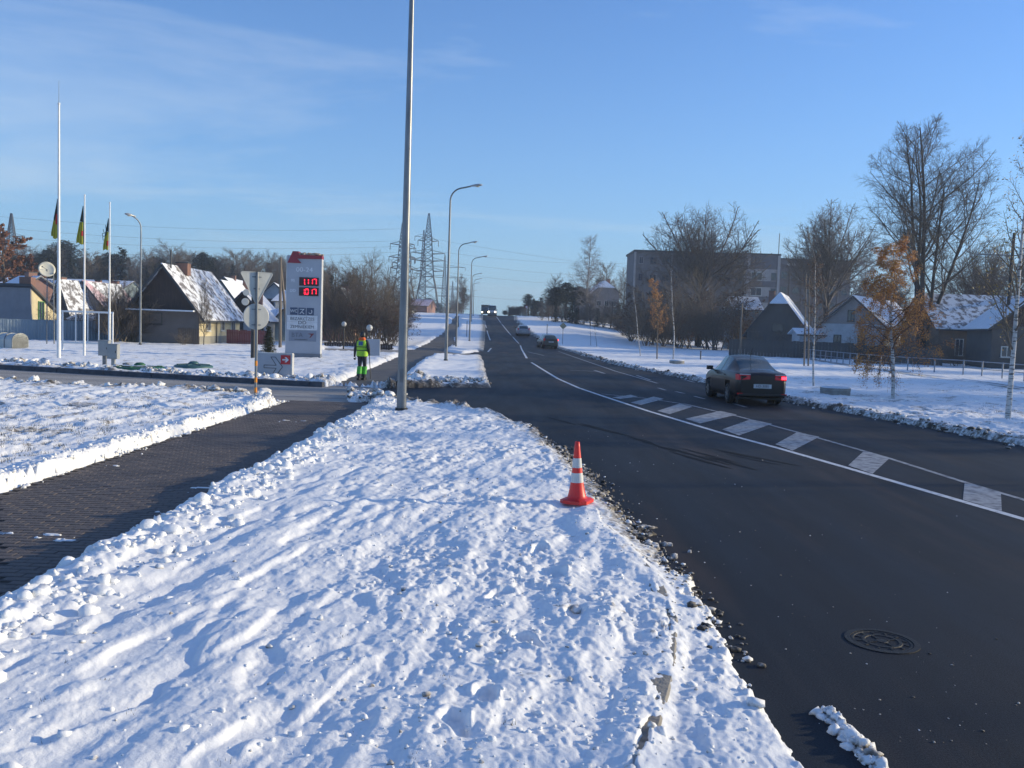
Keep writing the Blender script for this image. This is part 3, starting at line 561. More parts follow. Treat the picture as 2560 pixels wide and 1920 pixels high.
# flagpoles, flags, white tube frame
M_FLAG = mat('yellow_flag_cloth', (0.50, 0.47, 0.05), 0.8, (0.34, 0.33, 0.04), 3, stretch=(4, 4, .4)); M_FLAGD = mat('dark_flag_cloth', (0.035, 0.05, 0.045), 0.8); M_FLAGR = mat('red_flag_cloth', (0.42, 0.03, 0.03), 0.8)
fpl = []
for i, (xb, yb, yt, lb) in enumerate(((127, 775, 226, 'tallest white flagpole with a thin rod on top, left of the other two'), (182, 770, 424, 'middle white flagpole behind the white tube frame'), (236, 766, 440, 'right-hand white flagpole beside the two grey cabinets'))):
    p = G(xb, yb, .08); top = at(xb, yt, p.y).z
    e = empty('flagpole', (p.x, p.y, p.z), 0, lb, 'flagpole', 'white flagpoles'); H = top - p.z; r = .085 if i == 0 else .06
    MB().tube([(0, 0, -.1), (0, 0, H * .3), (0, 0, H * .3 + .05), (0, 0, H * .62), (0, 0, H)], [r, r, r * .8, r * .62, r * .5], 12).build('pole', M_WHITE, e)
    MB().lathe((0, 0, H), [(r * .5, 0), (r * .75, .03), (r * .6, .08), (.001, .1)], 10).build('finial', M_WHITE, e)
    if i == 0: MB().tube([(0, 0, H), (0, 0, at(xb, 174, p.y).z - p.z)], [.012, .006], 6).build('thin_rod', M_GALVD, e)
    fpl.append((p, xb))
def flag(i, yt, yb, w, lb, letters=False):
    p, xb = fpl[i]; z1 = at(xb, yt, p.y).z; z0 = at(xb, yb, p.y).z; H = z1 - z0
    e = empty('flag', (p.x - .045, p.y - .03, z0), 0, lb, 'flag', 'flags hanging on the flagpoles')
    def cloth(a, b, u0, u1, nm, m, seed, off=0):
        mb = MB(); vs = []; nu, nv = 14, 10; thick = .006
        for v in range(nv + 1):
            t = v / nv; zz = b + (a - b) * (1 - t)
            f = 1 - (zz / H)                      # 0 at top
            for u in range(nu + 1):
                s = u0 + (u1 - u0) * u / nu
                wd = w * (.06 + .94 * min(1, f * 1.15)) * s
                yy = .05 * math.sin(s * 15 + seed + f * 1.5) * (.3 + f) + off
                vs.append((-wd, yy, zz - .10 * s * math.sin(s * 5 + seed) * f * (1 if t == 1 else 0.3)))
        n = nu + 1; mb.add(vs, [(i_ * n + k, i_ * n + k + 1, (i_ + 1) * n + k + 1, (i_ + 1) * n + k) for i_ in range(nv) for k in range(nu)], True)
        o = mb.build(nm, m, e); sm = o.modifiers.new('s', 'SOLIDIFY'); sm.thickness = thick; return o
    cloth(H, H * .58, 0, 1, 'dark_field', M_FLAGD, i)
    cloth(H * .58, 0, 0, 1, 'yellow_field', M_FLAG, i)
    cloth(H * (.62 if i == 0 else .35 if i == 1 else .30), H * (.36 if i == 0 else .22 if i == 1 else .14), 0.0, .42, 'red_patch', M_FLAGR, i, -.014)
    cloth(H * .75, H * .45, .55, 1, 'dark_band', M_FLAGD, i, -.012) if i != 1 else None
    if letters:
        for k, ch in enumerate('IDUI'):
            text('letter', ch, .26, (-.24 + .045 * k, -.09, .55 + k * .2), (R(90), R(-8 + 90 * 0), 0), M_FLAGD, e)
    return e
flag(0, 430, 515, .26, 'yellow and black flag hanging limp on the tallest flagpole'); flag(1, 445, 528, .30, 'yellow flag with a dark top hanging on the middle flagpole'); flag(2, 472, 541, .27, 'yellow flag with dark letters hanging on the right-hand flagpole', True)
a = G(135, 757, .08); b = G(243, 760, .08); e = empty('banner_frame', (a.x, a.y, a.z), math.atan2(b.y - a.y, b.x - a.x), 'empty white tube frame for a banner standing between the flagpoles', 'banner frame')
W = (b - a).xy.length; ztop = at(135, 672, a.y).z - a.z; zl = at(135, 740, a.y).z - a.z
for x in (0, W): MB().tube([(x, 0, -.1), (x, 0, ztop)], .05, 8).build('upright', M_WHITE, e)
for z, xe in ((ztop, W), (zl, W)): MB().tube([(-.05, 0, z), (xe + .05, 0, z)], .05, 8).build('crossbar', M_WHITE, e)
for t in (.26, .5, .72): MB().tube([(W * t, 0.02, zl), (W * t, 0.02, ztop)], .032, 8).build('inner_bar', M_WHITE, e)
# round dish
p = G(101, 744, .08); e = empty('satellite_dish', p, 0, 'cream round dish raised on two thin dark poles left of the flagpoles', 'dish'); zc = at(103, 582, p.y).z - p.z
q = MB(); Mx = Matrix.Rotation(R(38), 4, 'Z') @ Matrix.Rotation(R(72), 4, 'X'); q.lathe((0.05, -.1, zc), [(.001, -.13), (.2, -.11), (.38, -.05), (.50, .03), (.505, .04), (.38, -.035), (.2, -.095), (.001, -.115)], 28, True, Mx); q.build('dish', mat('dish_paint', (0.62, 0.60, 0.50), .45), e)
MB().tube([(0, 0, -.1), (0.03, 0, zc)], .035, 8).build('pole', M_GALVD, e); MB().tube([(.42, 0.1, -.1), (.40, 0.05, zc - .2)], .035, 8).build('pole', M_GALVD, e)
MB().tube([(0.05, -.1, zc), (0.0, -.5, zc + .12)], .015, 6).box((0, -.52, zc + .13), (.08, .06, .08)).build('receiver', M_GALVD, e)
# cabinets on posts
for (xb, yb, y0, y1, x0, x1, lb) in ((226, 790, 736, 768, 217, 238, 'taller dark grey cabinet on a post, left one of the pair'), (245, 794, 744, 775, 235, 256, 'lower pale grey cabinet on a post, right one of the pair')):
    p = G(xb, yb, .08); e = empty('electric_cabinet', p, R(6), lb, 'cabinet', 'grey cabinets on posts'); za = at(xb, y0, p.y).z - p.z; zb = at(xb, y1, p.y).z - p.z; w = (x1 - x0) / 1900 * p.y
    MB().box((0, 0, zb / 2 - .05), (.13, .13, zb + .1)).build('post', M_GREYBOX if xb > 240 else M_GALVD, e)
    MB().box((0, 0, (za + zb) / 2), (w, .32, za - zb)).box((0, 0, za + .012), (w + .04, .36, .024)).build('case', M_GREYBOX, e)
    o = MB().box((0, -.166, (za + zb) / 2), (w * .9, .012, (za - zb) * .9)).build('door', M_GREYBOX, e); MB().box((w * .35, -.178, (za + zb) / 2), (.02, .015, .08)).build('handle', M_BLACK, o)
# green tank lids
MG = mat('green_plastic', (0.02, 0.10, 0.045), .5, (0.03, 0.13, 0.06), 3); M_TEAL = mat('teal_lid', (0.04, 0.12, 0.12), .5)
for (xb, yb, r, m, lb) in ((302, 800, .95, MG, 'low round green plastic tank lid in the snow beside the cabinets'), (418, 796, .75, M_TEAL, 'dark teal tank lid half buried in snow, right of the green lid')):
    p = G(xb, yb, .06); e = empty('tank_lid', p, 0, lb, 'tank lid', 'plastic tank lids in the snow')
    MB().lathe((0, 0, 0), [(r, -.05), (r, .10), (r * .93, .14), (r * .3, .18), (r * .25, .19)], 32).build('lid', m, e)
    MB().lathe((0, 0, .17), [(.20, 0), (.20, .06), (.12, .12), (.001, .13)], 16).build('knob', m, e)
    for k in range(8): MB().bar((.3 * r * math.cos(k * .785), .3 * r * math.sin(k * .785), .185), (.9 * r * math.cos(k * .785), .9 * r * math.sin(k * .785), .155), .05, .03).build('rib', m, e)
    if m is MG: MB().lathe((0, 0, .185), [(.001, .012), (.62, .0)], 16).build('snow_patch', M_SNOWCAP, e)
# rounded grey container at the left border
p = G(18, 752, .08); e = empty('grit_bin', p, R(-20), 'pale ribbed container with a rounded top at the left border, before the grey fence', 'container')
MG2 = mat('polycarbonate', (0.46, 0.48, 0.46), .35, (0.40, 0.42, .40), 4); mb = MB(); prof = [(-.5, 0), (-.5, .45)] + [(-.5 + .5 * (1 - math.cos(a)), .45 + .38 * math.sin(a)) for a in np.linspace(.2, math.pi - .2, 9)] + [(.5, .45), (.5, 0)]
prof = [(x_, z_) for x_, z_ in prof]; mb.poly([(-.9, q[0], q[1]) for q in prof], 1.8, (1, 0, 0)); mb.build('shell', MG2, e)
for x in (-.88, -.3, .3, .88):
    mb = MB(); mb.poly([(x - .02, q[0] * 1.04, q[1] * 1.04) for q in prof], .04, (1, 0, 0)); mb.build('rib', M_GALVD, e)
# ---------------------------------------------------------------- signs at the junction
def disc_sign(e, name, x, z, r, m, y=-.03, tilt=0):
    mb = MB(); mb.lathe((x, y, z), [(.001, .012), (r - .012, .012), (r, .004), (r, -.008), (r - .015, -.012), (r - .02, -.004), (.001, -.004)], 32, False, Matrix.Rotation(R(90), 4, 'X')); return mb.build(name, m, e)
p = G(552, 861, .06); e = empty('road_sign', p, R(34), 'backs of a triangle over a round sign on an orange-banded post by the footpath', 'road sign'); zt = at(552, 588, p.y).z - p.z
MB().tube([(0, 0, -.2), (0, 0, zt + .01)], .034, 12).build('post', M_GALV, e)
for z in (.85, .42, .16): MB().tube([(0, 0, z), (0, 0, z + .13)], .0365, 12).build('reflector_band', M_ORANGE, e)
z2 = zt - .78; w = .41; tri = [(-w, zt), (w, zt)]; mb = MB(); rr = .03
pts = [(-w - .0, zt - .035), (-w + .035, zt), (w - .035, zt), (w, zt - .035), (.03, z2), (-.03, z2)]
mb.poly([(x, .042, z) for x, z in pts], .006, (0, 1, 0))
for a_, b_ in zip(pts, pts[1:] + pts[:1]): mb.bar((a_[0], .036, a_[1]), (b_[0], .036, b_[1]), .014, .02)
mb.build('triangle_plate', M_SIGNBACK, e)
for z in (zt - .12, zt - .42, zt - .95, zt - 1.35): MB().box((0, .036, z), (.24 if z != zt - .42 else .16, .014, .03)).build('clamp', M_GALV, e)
q = disc_sign(e, 'round_plate', 0, zt - 1.14, .34, M_SIGNBACK, .052)
p2 = G(546, 775, .06); e2 = empty('road_sign', p2, R(20), 'dark post with two small round signs, seen just left behind the give way sign', 'road sign')
zt2 = at(536, 620, p2.y).z - p2.z; MB().tube([(0, 0, -.2), (0, 0, zt2)], .11, 12).build('post', M_BLACK, e2)
disc_sign(e2, 'round_plate', -.38, at(530, 632, p2.y).z - p2.z, .17, M_SIGNBACK, -.12); disc_sign(e2, 'round_plate', -.42, at(530, 652, p2.y).z - p2.z, .19, M_SIGNBACK, -.12)
# ---------------------------------------------------------------- price pylon
p = G(653, 774, .05); Y = p.y; W = 1.85; H = at(653, 552, Y).z - p.z; D = .5
M_PYL = mat('pylon_panel', (0.40, 0.42, 0.46), .4, (0.36, 0.38, 0.42), 1.5); M_PYLL = mat('pylon_edge', (0.62, 0.62, 0.60), .4); M_LED = mat('led_off', (0.04, 0.006, 0.01), .5); M_LEDON = mat('led_on', (0.9, 0.02, 0.05), .4, emit=((1.0, 0.01, 0.035), 2.2))
M_BLUEI = mat('icon_blue', (0.055, 0.085, 0.15), .4); M_STRIP = mat('white_strip', (0.72, 0.74, 0.76), .4); M_DARKT = mat('dark_print', (0.06, 0.07, 0.09), .5); M_BTA = mat('faded_panel', (0.20, 0.23, 0.29), .45, (0.24, .27, .32), 2); M_GREYT = mat('pale_print', (0.80, 0.82, 0.85), .5)
e = empty('price_pylon', (p.x, p.y + D / 2, p.z), R(3), 'tall grey price board with a red top and two rows of red digits', 'price board')
MB().box((0, 0, H / 2), (W, D, H)).build('body', M_PYL, e); yf = -D / 2
for sx in (-1, 1): MB().box((sx * (W / 2 + .02), 0, H / 2 - .03), (.04, D + .02, H - .06)).build('edge_trim', M_PYLL, e)
MB().box((0, 0, .12), (W + .1, D + .08, .3)).build('plinth', mat('plinth_grey', (.2, .22, .25), .6), e)
mb = MB(); z = H; mb.poly([(-W / 2 + .02, yf - .06, z - .42), (-W / 2 + .78, yf - .06, z - .42), (-W / 2 + .55, yf - .06, z - .18), (W / 2 + .05, yf - .06, z - .16), (W / 2 + .05, yf - .06, z + .02), (-W / 2 + .62, yf - .06, z + .04), (-W / 2 + .62, yf - .06, z + .22), (-W / 2 + .30, yf - .06, z + .22)], D + .12, (0, 1, 0)); mb.build('red_cap', mat('dull_red', (.30, .02, .04), .5), e)
rs_ = random.Random(5); mb = MB()
for k in range(46):
    x = rs_.uniform(-W / 2 + .66, W / 2 + .02); mb.box((x, rs_.uniform(yf - .02, yf + D), z + .06 + rs_.uniform(0, .05)), (rs_.uniform(.05, .14), rs_.uniform(.08, .3), rs_.uniform(.04, .13)), rs_.uniform(0, 3))
mb.build('moss_and_snow', mat('moss_crust', (.30, .20, .12), .9, (.45, .36, .30), 8), e)['kind'] = 'stuff'
rt = (R(90), 0, 0); yt_ = yf - .004
text('opening_hours', '00-24', .36, (.02, yt_ - .006, H - .78), rt, M_GREYT, e, sx=1.1)
def seg7(par, x, z, w, h, code):
    t = .045; S = {'a': ((x, z + h / 2), (w, t)), 'd': ((x, z - h / 2), (w, t)), 'g': ((x, z), (w, t)), 'f': ((x - w / 2, z + h / 4), (t, h / 2 - t)), 'b': ((x + w / 2, z + h / 4), (t, h / 2 - t)), 'e': ((x - w / 2, z - h / 4), (t, h / 2 - t)), 'c': ((x + w / 2, z - h / 4), (t, h / 2 - t))}
    mb = MB()
    for c in code: (cx, cz), (a, b) = S[c]; mb.box((cx, yt_ - .045, cz), (a, .01, b))
    mb.build('digit', M_LEDON, par)
for z, digs, lab in ((H - 1.42, ('bc', 'bc', 'bc', 'abc'), '95'), (H - 1.97, ('bc', 'abcdef', 'bc', 'abc'), 'DD')):
    o = MB().box((.28, yt_ - .02, z), (1.06, .04, .46)).build('display', M_LED, e)
    for k, c in enumerate(digs): seg7(o, -.03 + (0, .21, .43, .64)[k], z, .15, .29, c)
    MB().box((.065, yt_ - .045, z - .15), (.04, .01, .04)).build('decimal_point', M_LEDON, o)
    text('fuel_label', lab, .22, (-.60, yt_, z + .03), rt, M_GREYT, e)
for k, x in enumerate((-.52, -.07, .38)):
    o = MB().box((x, yt_ - .008, H - 3.06), (.40, .016, .40)).build('icon_plate', M_BLUEI, e)
    if k == 0: text('icon', 'WC', .24, (x, yt_ - .02, H - 3.06), rt, M_STRIP, o, sx=.95)
    elif k == 1:
        MB().bar((x - .12, yt_ - .02, H - 3.2), (x + .12, yt_ - .02, H - 2.92), .01, .03).bar((x - .12, yt_ - .02, H - 2.95), (x + .1, yt_ - .02, H - 2.95), .01, .03).bar((x - .02, yt_ - .02, H - 3.08), (x + .12, yt_ - .02, H - 3.2), .01, .03).build('icon', M_STRIP, o)
    else:
        MB().tube([(x + .09 * math.cos(t) , yt_ - .02, H - 3.06 + .11 * math.sin(t)) for t in np.linspace(-2.6, .9, 10)], .022, 6).build('icon', M_STRIP, o)
MB().box((-.05, yt_ - .008, H - 3.46), (1.66, .016, .34)).build('white_panel', M_STRIP, e); MB().box((-.05, yt_ - .008, H - 3.86), (1.66, .016, .44)).build('white_panel', M_STRIP, e)
text('lettering', 'BEZAKC\u012aZES', .235, (-.05, yt_ - .022, H - 3.48), rt, M_DARKT, e, sx=.98); text('lettering', 'DD', .26, (-.05, yt_ - .022, H - 3.69), rt, M_DARKT, e, sx=1.2); text('lettering', 'ZEMNIEKIEM', .235, (-.05, yt_ - .022, H - 3.92), rt, M_DARKT, e, sx=.98)
o = MB().box((-.02, yt_ - .008, H - 4.42), (1.5, .016, .58)).build('faded_panel', M_BTA, e)
text('lettering', 'BTA', .34, (-.32, yt_ - .022, H - 4.38), rt, mat('faded_print', (.13, .15, .2), .5), o); text('small_lettering', 'APDROSINASANA', .09, (-.1, yt_ - .022, H - 4.62), rt, M_DARKT, o)
MB().poly([(.25, yt_ - .022, H - 4.28), (.62, yt_ - .022, H - 4.26), (.42, yt_ - .022, H - 4.50), (.36, yt_ - .022, H - 4.50), (.45, yt_ - .022, H - 4.34)], .006, (0, 1, 0)).build('arrow_mark', mat('dark_red_print', (.2, .03, .04), .5), o)
# arrow board
p = G(592, 818, .05); a = at(555, 818, p.y); b = at(629, 818, p.y); W = (b.x - a.x); H = at(592, 764, p.y).z - p.z
e = empty('arrow_board', ((a.x + b.x) / 2, p.y, p.z), R(-3), 'low grey box sign with an outlined arrow and a small red arrow square', 'sign')
MB().box((0, 0.1, H / 2), (W, .2, H)).build('body', M_PYL, e); MB().box((W / 2 + .02, .1, H / 2), (.04, .22, H)).box((0, .1, H + .015), (W + .06, .22, .03)).build('edge_trim', M_PYLL, e)
cx, cz = W * -.02, H * .48
ol = [(-.34, .05), (.10, .05), (-.10, .34), (.06, .34), (.32, 0), (.06, -.36), (-.10, -.36), (.10, -.05), (-.34, -.05)]
mb = MB()
for i in range(len(ol)): a_, b_ = ol[i], ol[(i + 1) % len(ol)]; mb.bar((cx + a_[0], -.006, cz + a_[1]), (cx + b_[0], -.006, cz + b_[1]), .012, .022)
mb.build('arrow_outline', M_DARKT, e); MB().poly([(cx + x, -.004, cz + z) for x, z in ol], .004).build('arrow', mat('arrow_grey', (.42, .45, .50), .5), e)
o = MB().box((W / 2 - .20, -.008, H - .20), (.34, .016, .32)).build('red_square', M_RED, e)
x0, z0 = W / 2 - .2, H - .2; MB().poly([(x0 + x, -.022, z0 + z) for x, z in [(-.11, .025), (.02, .025), (-.03, .09), (.03, .09), (.12, 0), (.03, -.09), (-.03, -.09), (.02, -.025), (-.11, -.025)]], .005).build('small_arrow', M_STRIP, o)
# second grey box sign behind the walker and a garden lamp
p = G(805, 771, .05); e = empty('box_sign', p, R(4), 'plain grey box sign standing in the snow behind the walking person', 'sign'); MB().box((0, .1, .55), (.80, .2, 1.1)).build('body', M_PYL, e); MB().box((.415, .1, .55), (.03, .22, 1.12)).build('edge_trim', M_PYLL, e)
for xd_, yd_, zd_, r_, lb in ((797, 762, 708, .22, 'white ball lamp on a dark post just above the head of the walking person'), (742, 752, 700, .20, 'white ball garden lamp among the bare bushes right of the price board')):
    p = G(xd_, yd_, .08); zt = at(xd_, zd_, p.y).z - p.z; e = empty('globe_lamp', p, 0, lb, 'garden lamp', 'ball lamps'); MB().tube([(0, 0, -.1), (0, 0, zt - r_)], .06, 8).build('post', M_BLACK, e)
    prof = [(r_ * math.sin(t), -r_ * math.cos(t)) for t in np.linspace(.05, math.pi, 10)]; MB().lathe((0, 0, zt), prof, 16).build('globe', mat('globe_glass', (.55, .55, .52), .3), e); MB().lathe((0, 0, zt - r_ - .08), [(.05, 0), (.12, .04), (.12, .1)], 10).build('collar', M_BLACK, e)
# A-frame wooden utility pole
def util_pole(xb, yb, xt, yt, lb, brace=None, arm=None, r=.12, m=None, group=None):
    p = G(xb, yb, .05); t = at(xt, yt, p.y); e = empty('utility_pole', p, 0, lb, 'utility pole', group); d = t - p
    MB().tube([(0, 0, -.1), tuple(d)], [r, r * .75], 10).build('pole', m or M_WOODPOLE, e)
    if brace: q = at(brace, yb, p.y) - p; MB().tube([(q.x, .4, -.1), (d.x * .93, d.y, d.z * .93)], [r, r * .7], 8).build('brace', m or M_WOODPOLE, e)
    if arm:
        for (dx, dz) in arm: 
            z = d.z - dz; o = MB().box((d.x * z / d.z + dx * .0, 0, z), (dx, .1, .1)).build('crossarm', M_GALVD, e)
            for s in (-.46, -.16, .16, .46): MB().tube([(d.x * z / d.z + s * dx, 0, z + .05), (d.x * z / d.z + s * dx, 0, z + .22)], .035, 6).build('insulator', M_WHITE, o)
    return e
util_pole(605, 752, 606, 556, 'slim wooden pole with a slanting brace, left of the price board', brace=622)
util_pole(2167, 796, 2191, 503, 'dark leaning pole with a wide crossarm behind the right-hand birch', arm=[(6.2, 1.9)], r=.16, m=mat('dark_pole', (.05, .045, .045), .8))
util_pole(1820, 732, 1840, 630, 'dark leaning pole before the white gabled house', r=.13, m=mat('dark_pole2', (.06, .055, .05), .8))
util_pole(1737, 792, 1741, 592, 'thin pale pole, left one of a close pair behind the low bare sapling', r=.06); util_pole(1746, 793, 1748, 600, 'thin pale pole, right one of a close pair behind the low bare sapling', r=.06)
util_pole(1598, 770, 1603, 655, 'slim dark pole before the bushes left of the hipped roof', r=.11)
# ---------------------------------------------------------------- cone
M_CONE = mat('cone_plastic', (0.80, 0.03, 0.025), .42, (0.65, 0.025, 0.02), 9); M_REFL = mat('reflective_band', (0.62, 0.63, 0.62), .5, (0.52, .53, .52), 12)
p = G(1246, 1090, .09); e = empty('traffic_cone', (p.x, p.y, sz(p.x, p.y) + .012), R(-30), 'red and white traffic cone standing on the snow at the road edge', 'traffic cone'); e.rotation_euler = (R(1.0), R(-1.5), R(-28))
b = .165; mb = MB(); o8 = [(b, b - .06), (b - .06, b), (-b + .06, b), (-b, b - .06), (-b, -b + .06), (-b + .06, -b), (b - .06, -b), (b, -b + .06)]
mb.poly([(x, y, 0.0) for x, y in o8], .035, (0, 0, 1)); mb.add([(x, y, .035) for x, y in o8] + [(x * .8, y * .8, .05) for x, y in o8], [(i, (i + 1) % 8, 8 + (i + 1) % 8, 8 + i) for i in range(8)] + [tuple(range(8, 16))]); mb.build('base', M_CONE, e)
Hc = .70
def crr(z): return float(np.interp(z, [.085, .12, .2, .34, .53, .70], [.104, .094, .079, .063, .044, .027])) + .0018
mb = MB(); prof = [(.130, .045), (.112, .06), (.104, .085)] + [(crr(z) - .0018, z) for z in np.linspace(.1, Hc, 12)] + [(.020, Hc + .004), (.020, Hc - .05)]; mb.lathe((0, 0, 0), prof, 36); mb.build('cone_body', M_CONE, e)
for z0, z1 in ((.235, .345), (.405, .515)): MB().lathe((0, 0, 0), [(crr(z), z) for z in np.linspace(z0, z1, 4)], 36).build('reflective_band', M_REFL, e)
# concrete manhole rings
for xb, yb, x0, x1, yt, lb in ((1815, 857, 1783, 1846, 838, 'large concrete ring in the snow between the young trees right of the dark car'), (1465, 788, 1449, 1481, 779, 'small snow-capped concrete ring by the white-stemmed young birch')):
    p = G(xb, yb, .05); r = (x1 - x0) / 2 / 1900 * p.y; h = at(xb, yt, p.y + r).z - p.z; e = empty('concrete_ring', (p.x, p.y + r, p.z), 0, lb, 'concrete ring', 'concrete rings in the right-hand verge')
    MB().lathe((0, 0, 0), [(r, -.1), (r, h * .62), (r * 1.02, h * .64), (r * 1.02, h), (.001, h)], 32).build('ring', M_CONC, e); MB().lathe((0, 0, h), [(r * .96, .001), (r * .9, .04), (.001, .06)], 28).build('snow_cap', M_SNOWCAP, e)
# priority sign back, far signs, bus shelter
def diamond(xd, yb, yt, lb, s=.42):
    p = G(xd, yb, .05); e = empty('road_sign', p, R(3), lb, 'road sign'); z = at(xd, yt, p.y).z - p.z; MB().tube([(0, 0, -.1), (0, 0, z + .2)], .03, 8).build('post', M_GALVD, e)
    MB().poly([(0, -.04, z + s), (s, -.04, z), (0, -.04, z - s), (-s, -.04, z)], .02).build('diamond_plate', mat('yellow_back', (.33, .29, .18), .5), e)
diamond(1215, 745, 704, 'yellowish diamond sign on a post in the snow right of the dark hatchback')
p = at(1137, 676, 212); zz = gz(p.x, 212, .1); e = empty('road_sign', (p.x, 212, zz), 0, 'tiny round red and white sign on the right side of the far crest', 'road sign'); MB().tube([(0, 0, 0), (0, 0, 2.2)], .04, 6).build('post', M_GALV, e); disc_sign(e, 'red_plate', 0, 2.2, .35, mat('sign_red', (.6, .12, .10), .5), -.05); disc_sign(e, 'white_centre', 0, 2.2, .22, M_WHITE, -.075)
e = empty('bus_shelter', (at(1111, 676, 235).x, 235, gz(at(1111, 676, 235).x, 235)), R(5), 'small dark bus shelter at the crest on the right side of the road', 'bus shelter'); MB().box((0, 0, 2.3), (3.2, 1.5, .12)).build('roof', M_BLACK, e)
for sx in (-1.5, 1.5):
    for sy in (-.6, .6): MB().box((sx, sy, 1.15), (.08, .08, 2.3)).build('post', M_BLACK, e)
MB().box((0, .62, 1.2), (2.9, .04, 1.9)).build('back_panel', M_BLACK, e); MB().box((0, .3, .5), (2.4, .35, .06)).build('bench', M_WOODPOLE, e)
for xd, yb, yt, lb in ((1164, 682, 655, 'thin grey post at the far right verge near the bus shelter'), (1182, 683, 650, 'thin bare post between the shelter and the far trees'), (1181, 735, 700, 'thin stake in the right verge above the dark hatchback'), (1008, 728, 694, 'short dark post in the snow strip behind the lamp posts')):
    p = G(xd, yb, .05); MB_ = MB().tube([(0, 0, -.1), (0, 0, at(xd, yt, p.y).z - p.z)], .05, 6).build('marker_post', M_GALVD); MB_.location = p; tag(MB_, lb, 'post')
# pedestrian railing on the right
M_RAIL = mat('rail_steel', (.30, .33, .37), .5, (.2, .22, .26), 4, metal=.3)
rail = [G(1346, 702, .02)]; pts = [(1450, 727), (1513, 742), (1560, 750), (1640, 760), (1740, 776), (1850, 792), (1960, 803), (2080, 812), (2212, 826), (2330, 842)]
rw = [G(a, b, .02) for a, b in pts]; e = empty('pedestrian_railing', rw[0], 0, 'long low steel railing of posts and bars across the snowy field at the right', 'railing'); o0 = rw[0]
P = []; s = 0
for a, b in zip(rw, rw[1:]):
    n = max(1, int(round((b - a).length / 2.1)))
    P += [a.lerp(b, k / n) for k in range(n)]
P.append(rw[-1])
for q in P: q.z = gz(q.x, q.y, .0)
pst = MB().tube([(0, 0, -.1), (0, 0, 1.05)], .045, 6).build('post', M_RAIL, e)
for i, q in enumerate(P):
    o = pst if i == 0 else pst.copy()
    if i: col.objects.link(o)
    o.location = q - o0
mb = MB(); mb.tube([q - o0 + Vector((0, 0, 1.0)) for q in P], .03, 5); mb.build('top_bar', M_RAIL, e); mb = MB(); mb.tube([q - o0 + Vector((0, 0, .55)) for q in P], .022, 5); mb.build('middle_bar', M_RAIL, e)
# trodden path beside it (dark slush line)
mb = MB(); a = GP([(1560, 756), (1700, 772), (1850, 796), (2000, 818), (2100, 830), (2212, 848), (2330, 862)]); mbv = []
for x, y in a: mbv += [(x, y, gz(x, y, .19)), (x + .2, y - (1.4 if y < 70 else 2.5), gz(x, y, .185))]
mb.add(mbv, [(2 * i, 2 * i + 1, 2 * i + 3, 2 * i + 2) for i in range(len(a) - 1)]); tag(mb.build('trodden_path', mat('wet_soil', (.055, .05, .055), .6, (.30, .33, .38), 1.3, lo=.45, hi=.6)), kind='structure')
# ------------------------------------------------------------------ buildings
def wallmat(n, c, **k): return mat(n, c, .85, tuple(v * .82 for v in c), 1.2, bump=.3, bscale=14, **k)
MW_YEL = wallmat('yellow_render', (.66, .56, .34)); MW_GREY = wallmat('grey_render', (.26, .25, .26)); MW_STONE = wallmat('dark_stone_wall', (.15, .135, .13)); MW_WOOD = mat('dark_boards', (.075, .05, .042), .85, (.05, .035, .03), 3, stretch=(6, 6, .4)); MW_WHITE = wallmat('white_render', (.46, .48, .50))
MW_BROWN = wallmat('brown_wall', (.20, .14, .10)); MW_BRICK = wallmat('dull_brick', (.27, .155, .13)); MW_BLUE = wallmat('pale_blue_wall', (.26, .33, .36)); MW_DARK = wallmat('dark_wall', (.10, .095, .09)); MW_PINK = wallmat('pinkish_wall', (.30, .27, .26))
M_RSNOW = M_SNOWCAP; M_RPATCH = mat('patchy_roof_snow', (.78, .80, .83), .7, (.17, .155, .15), 1.9, detail=9, lo=.47, hi=.58, bump=.4, bscale=8); M_RRED = mat('red_roof_snow', (.62, .34, .36), .6, (.70, .62, .64), 1.3, detail=7); M_TRIM = mat('roof_trim', (.05, .055, .06), .6); M_GLASS = mat('window_glass', (.03, .04, .055), .08, (.05, .06, .08), .8, spec=.8); M_FRAME = mat('window_frame', (.62, .62, .58), .5); M_BRICKC = mat('chimney_brick', (.26, .14, .10), .85, (.18, .10, .08), 6); M_PLINTH = wallmat('plinth', (.28, .27, .23))
def winpart(e, x, y, z, w, h, face='f', fm=None, bars=1):
    """window built of frame bars, sill and pane; face f = looks to -y, r = looks to +x, l = -x"""
    f = empty('window', (x, y, z), {'f': 0, 'r': R(90), 'l': R(-90)}[face]); f.parent = e; t = min(.07, w * .12)
    mb = MB(); mb.box((0, -.02, h / 2 - t / 2), (w, .07, t)); mb.box((0, -.02, -h / 2 + t / 2), (w, .07, t)); mb.box((-w / 2 + t / 2, -.02, 0), (t, .07, h - 2 * t)); mb.box((w / 2 - t / 2, -.02, 0), (t, .07, h - 2 * t))
    for k in range(bars): mb.box((-w / 2 + w * (k + 1) / (bars + 1), -.02, 0), (t * .7, .06, h - 2 * t))
    mb.build('frame', fm or M_FRAME, f); MB().box((0, .0, 0), (w - .02, .03, h - .02)).build('pane', M_GLASS, f); MB().box((0, -.06, -h / 2 - .03), (w + .12, .14, .04)).build('sill', fm or M_FRAME, f)
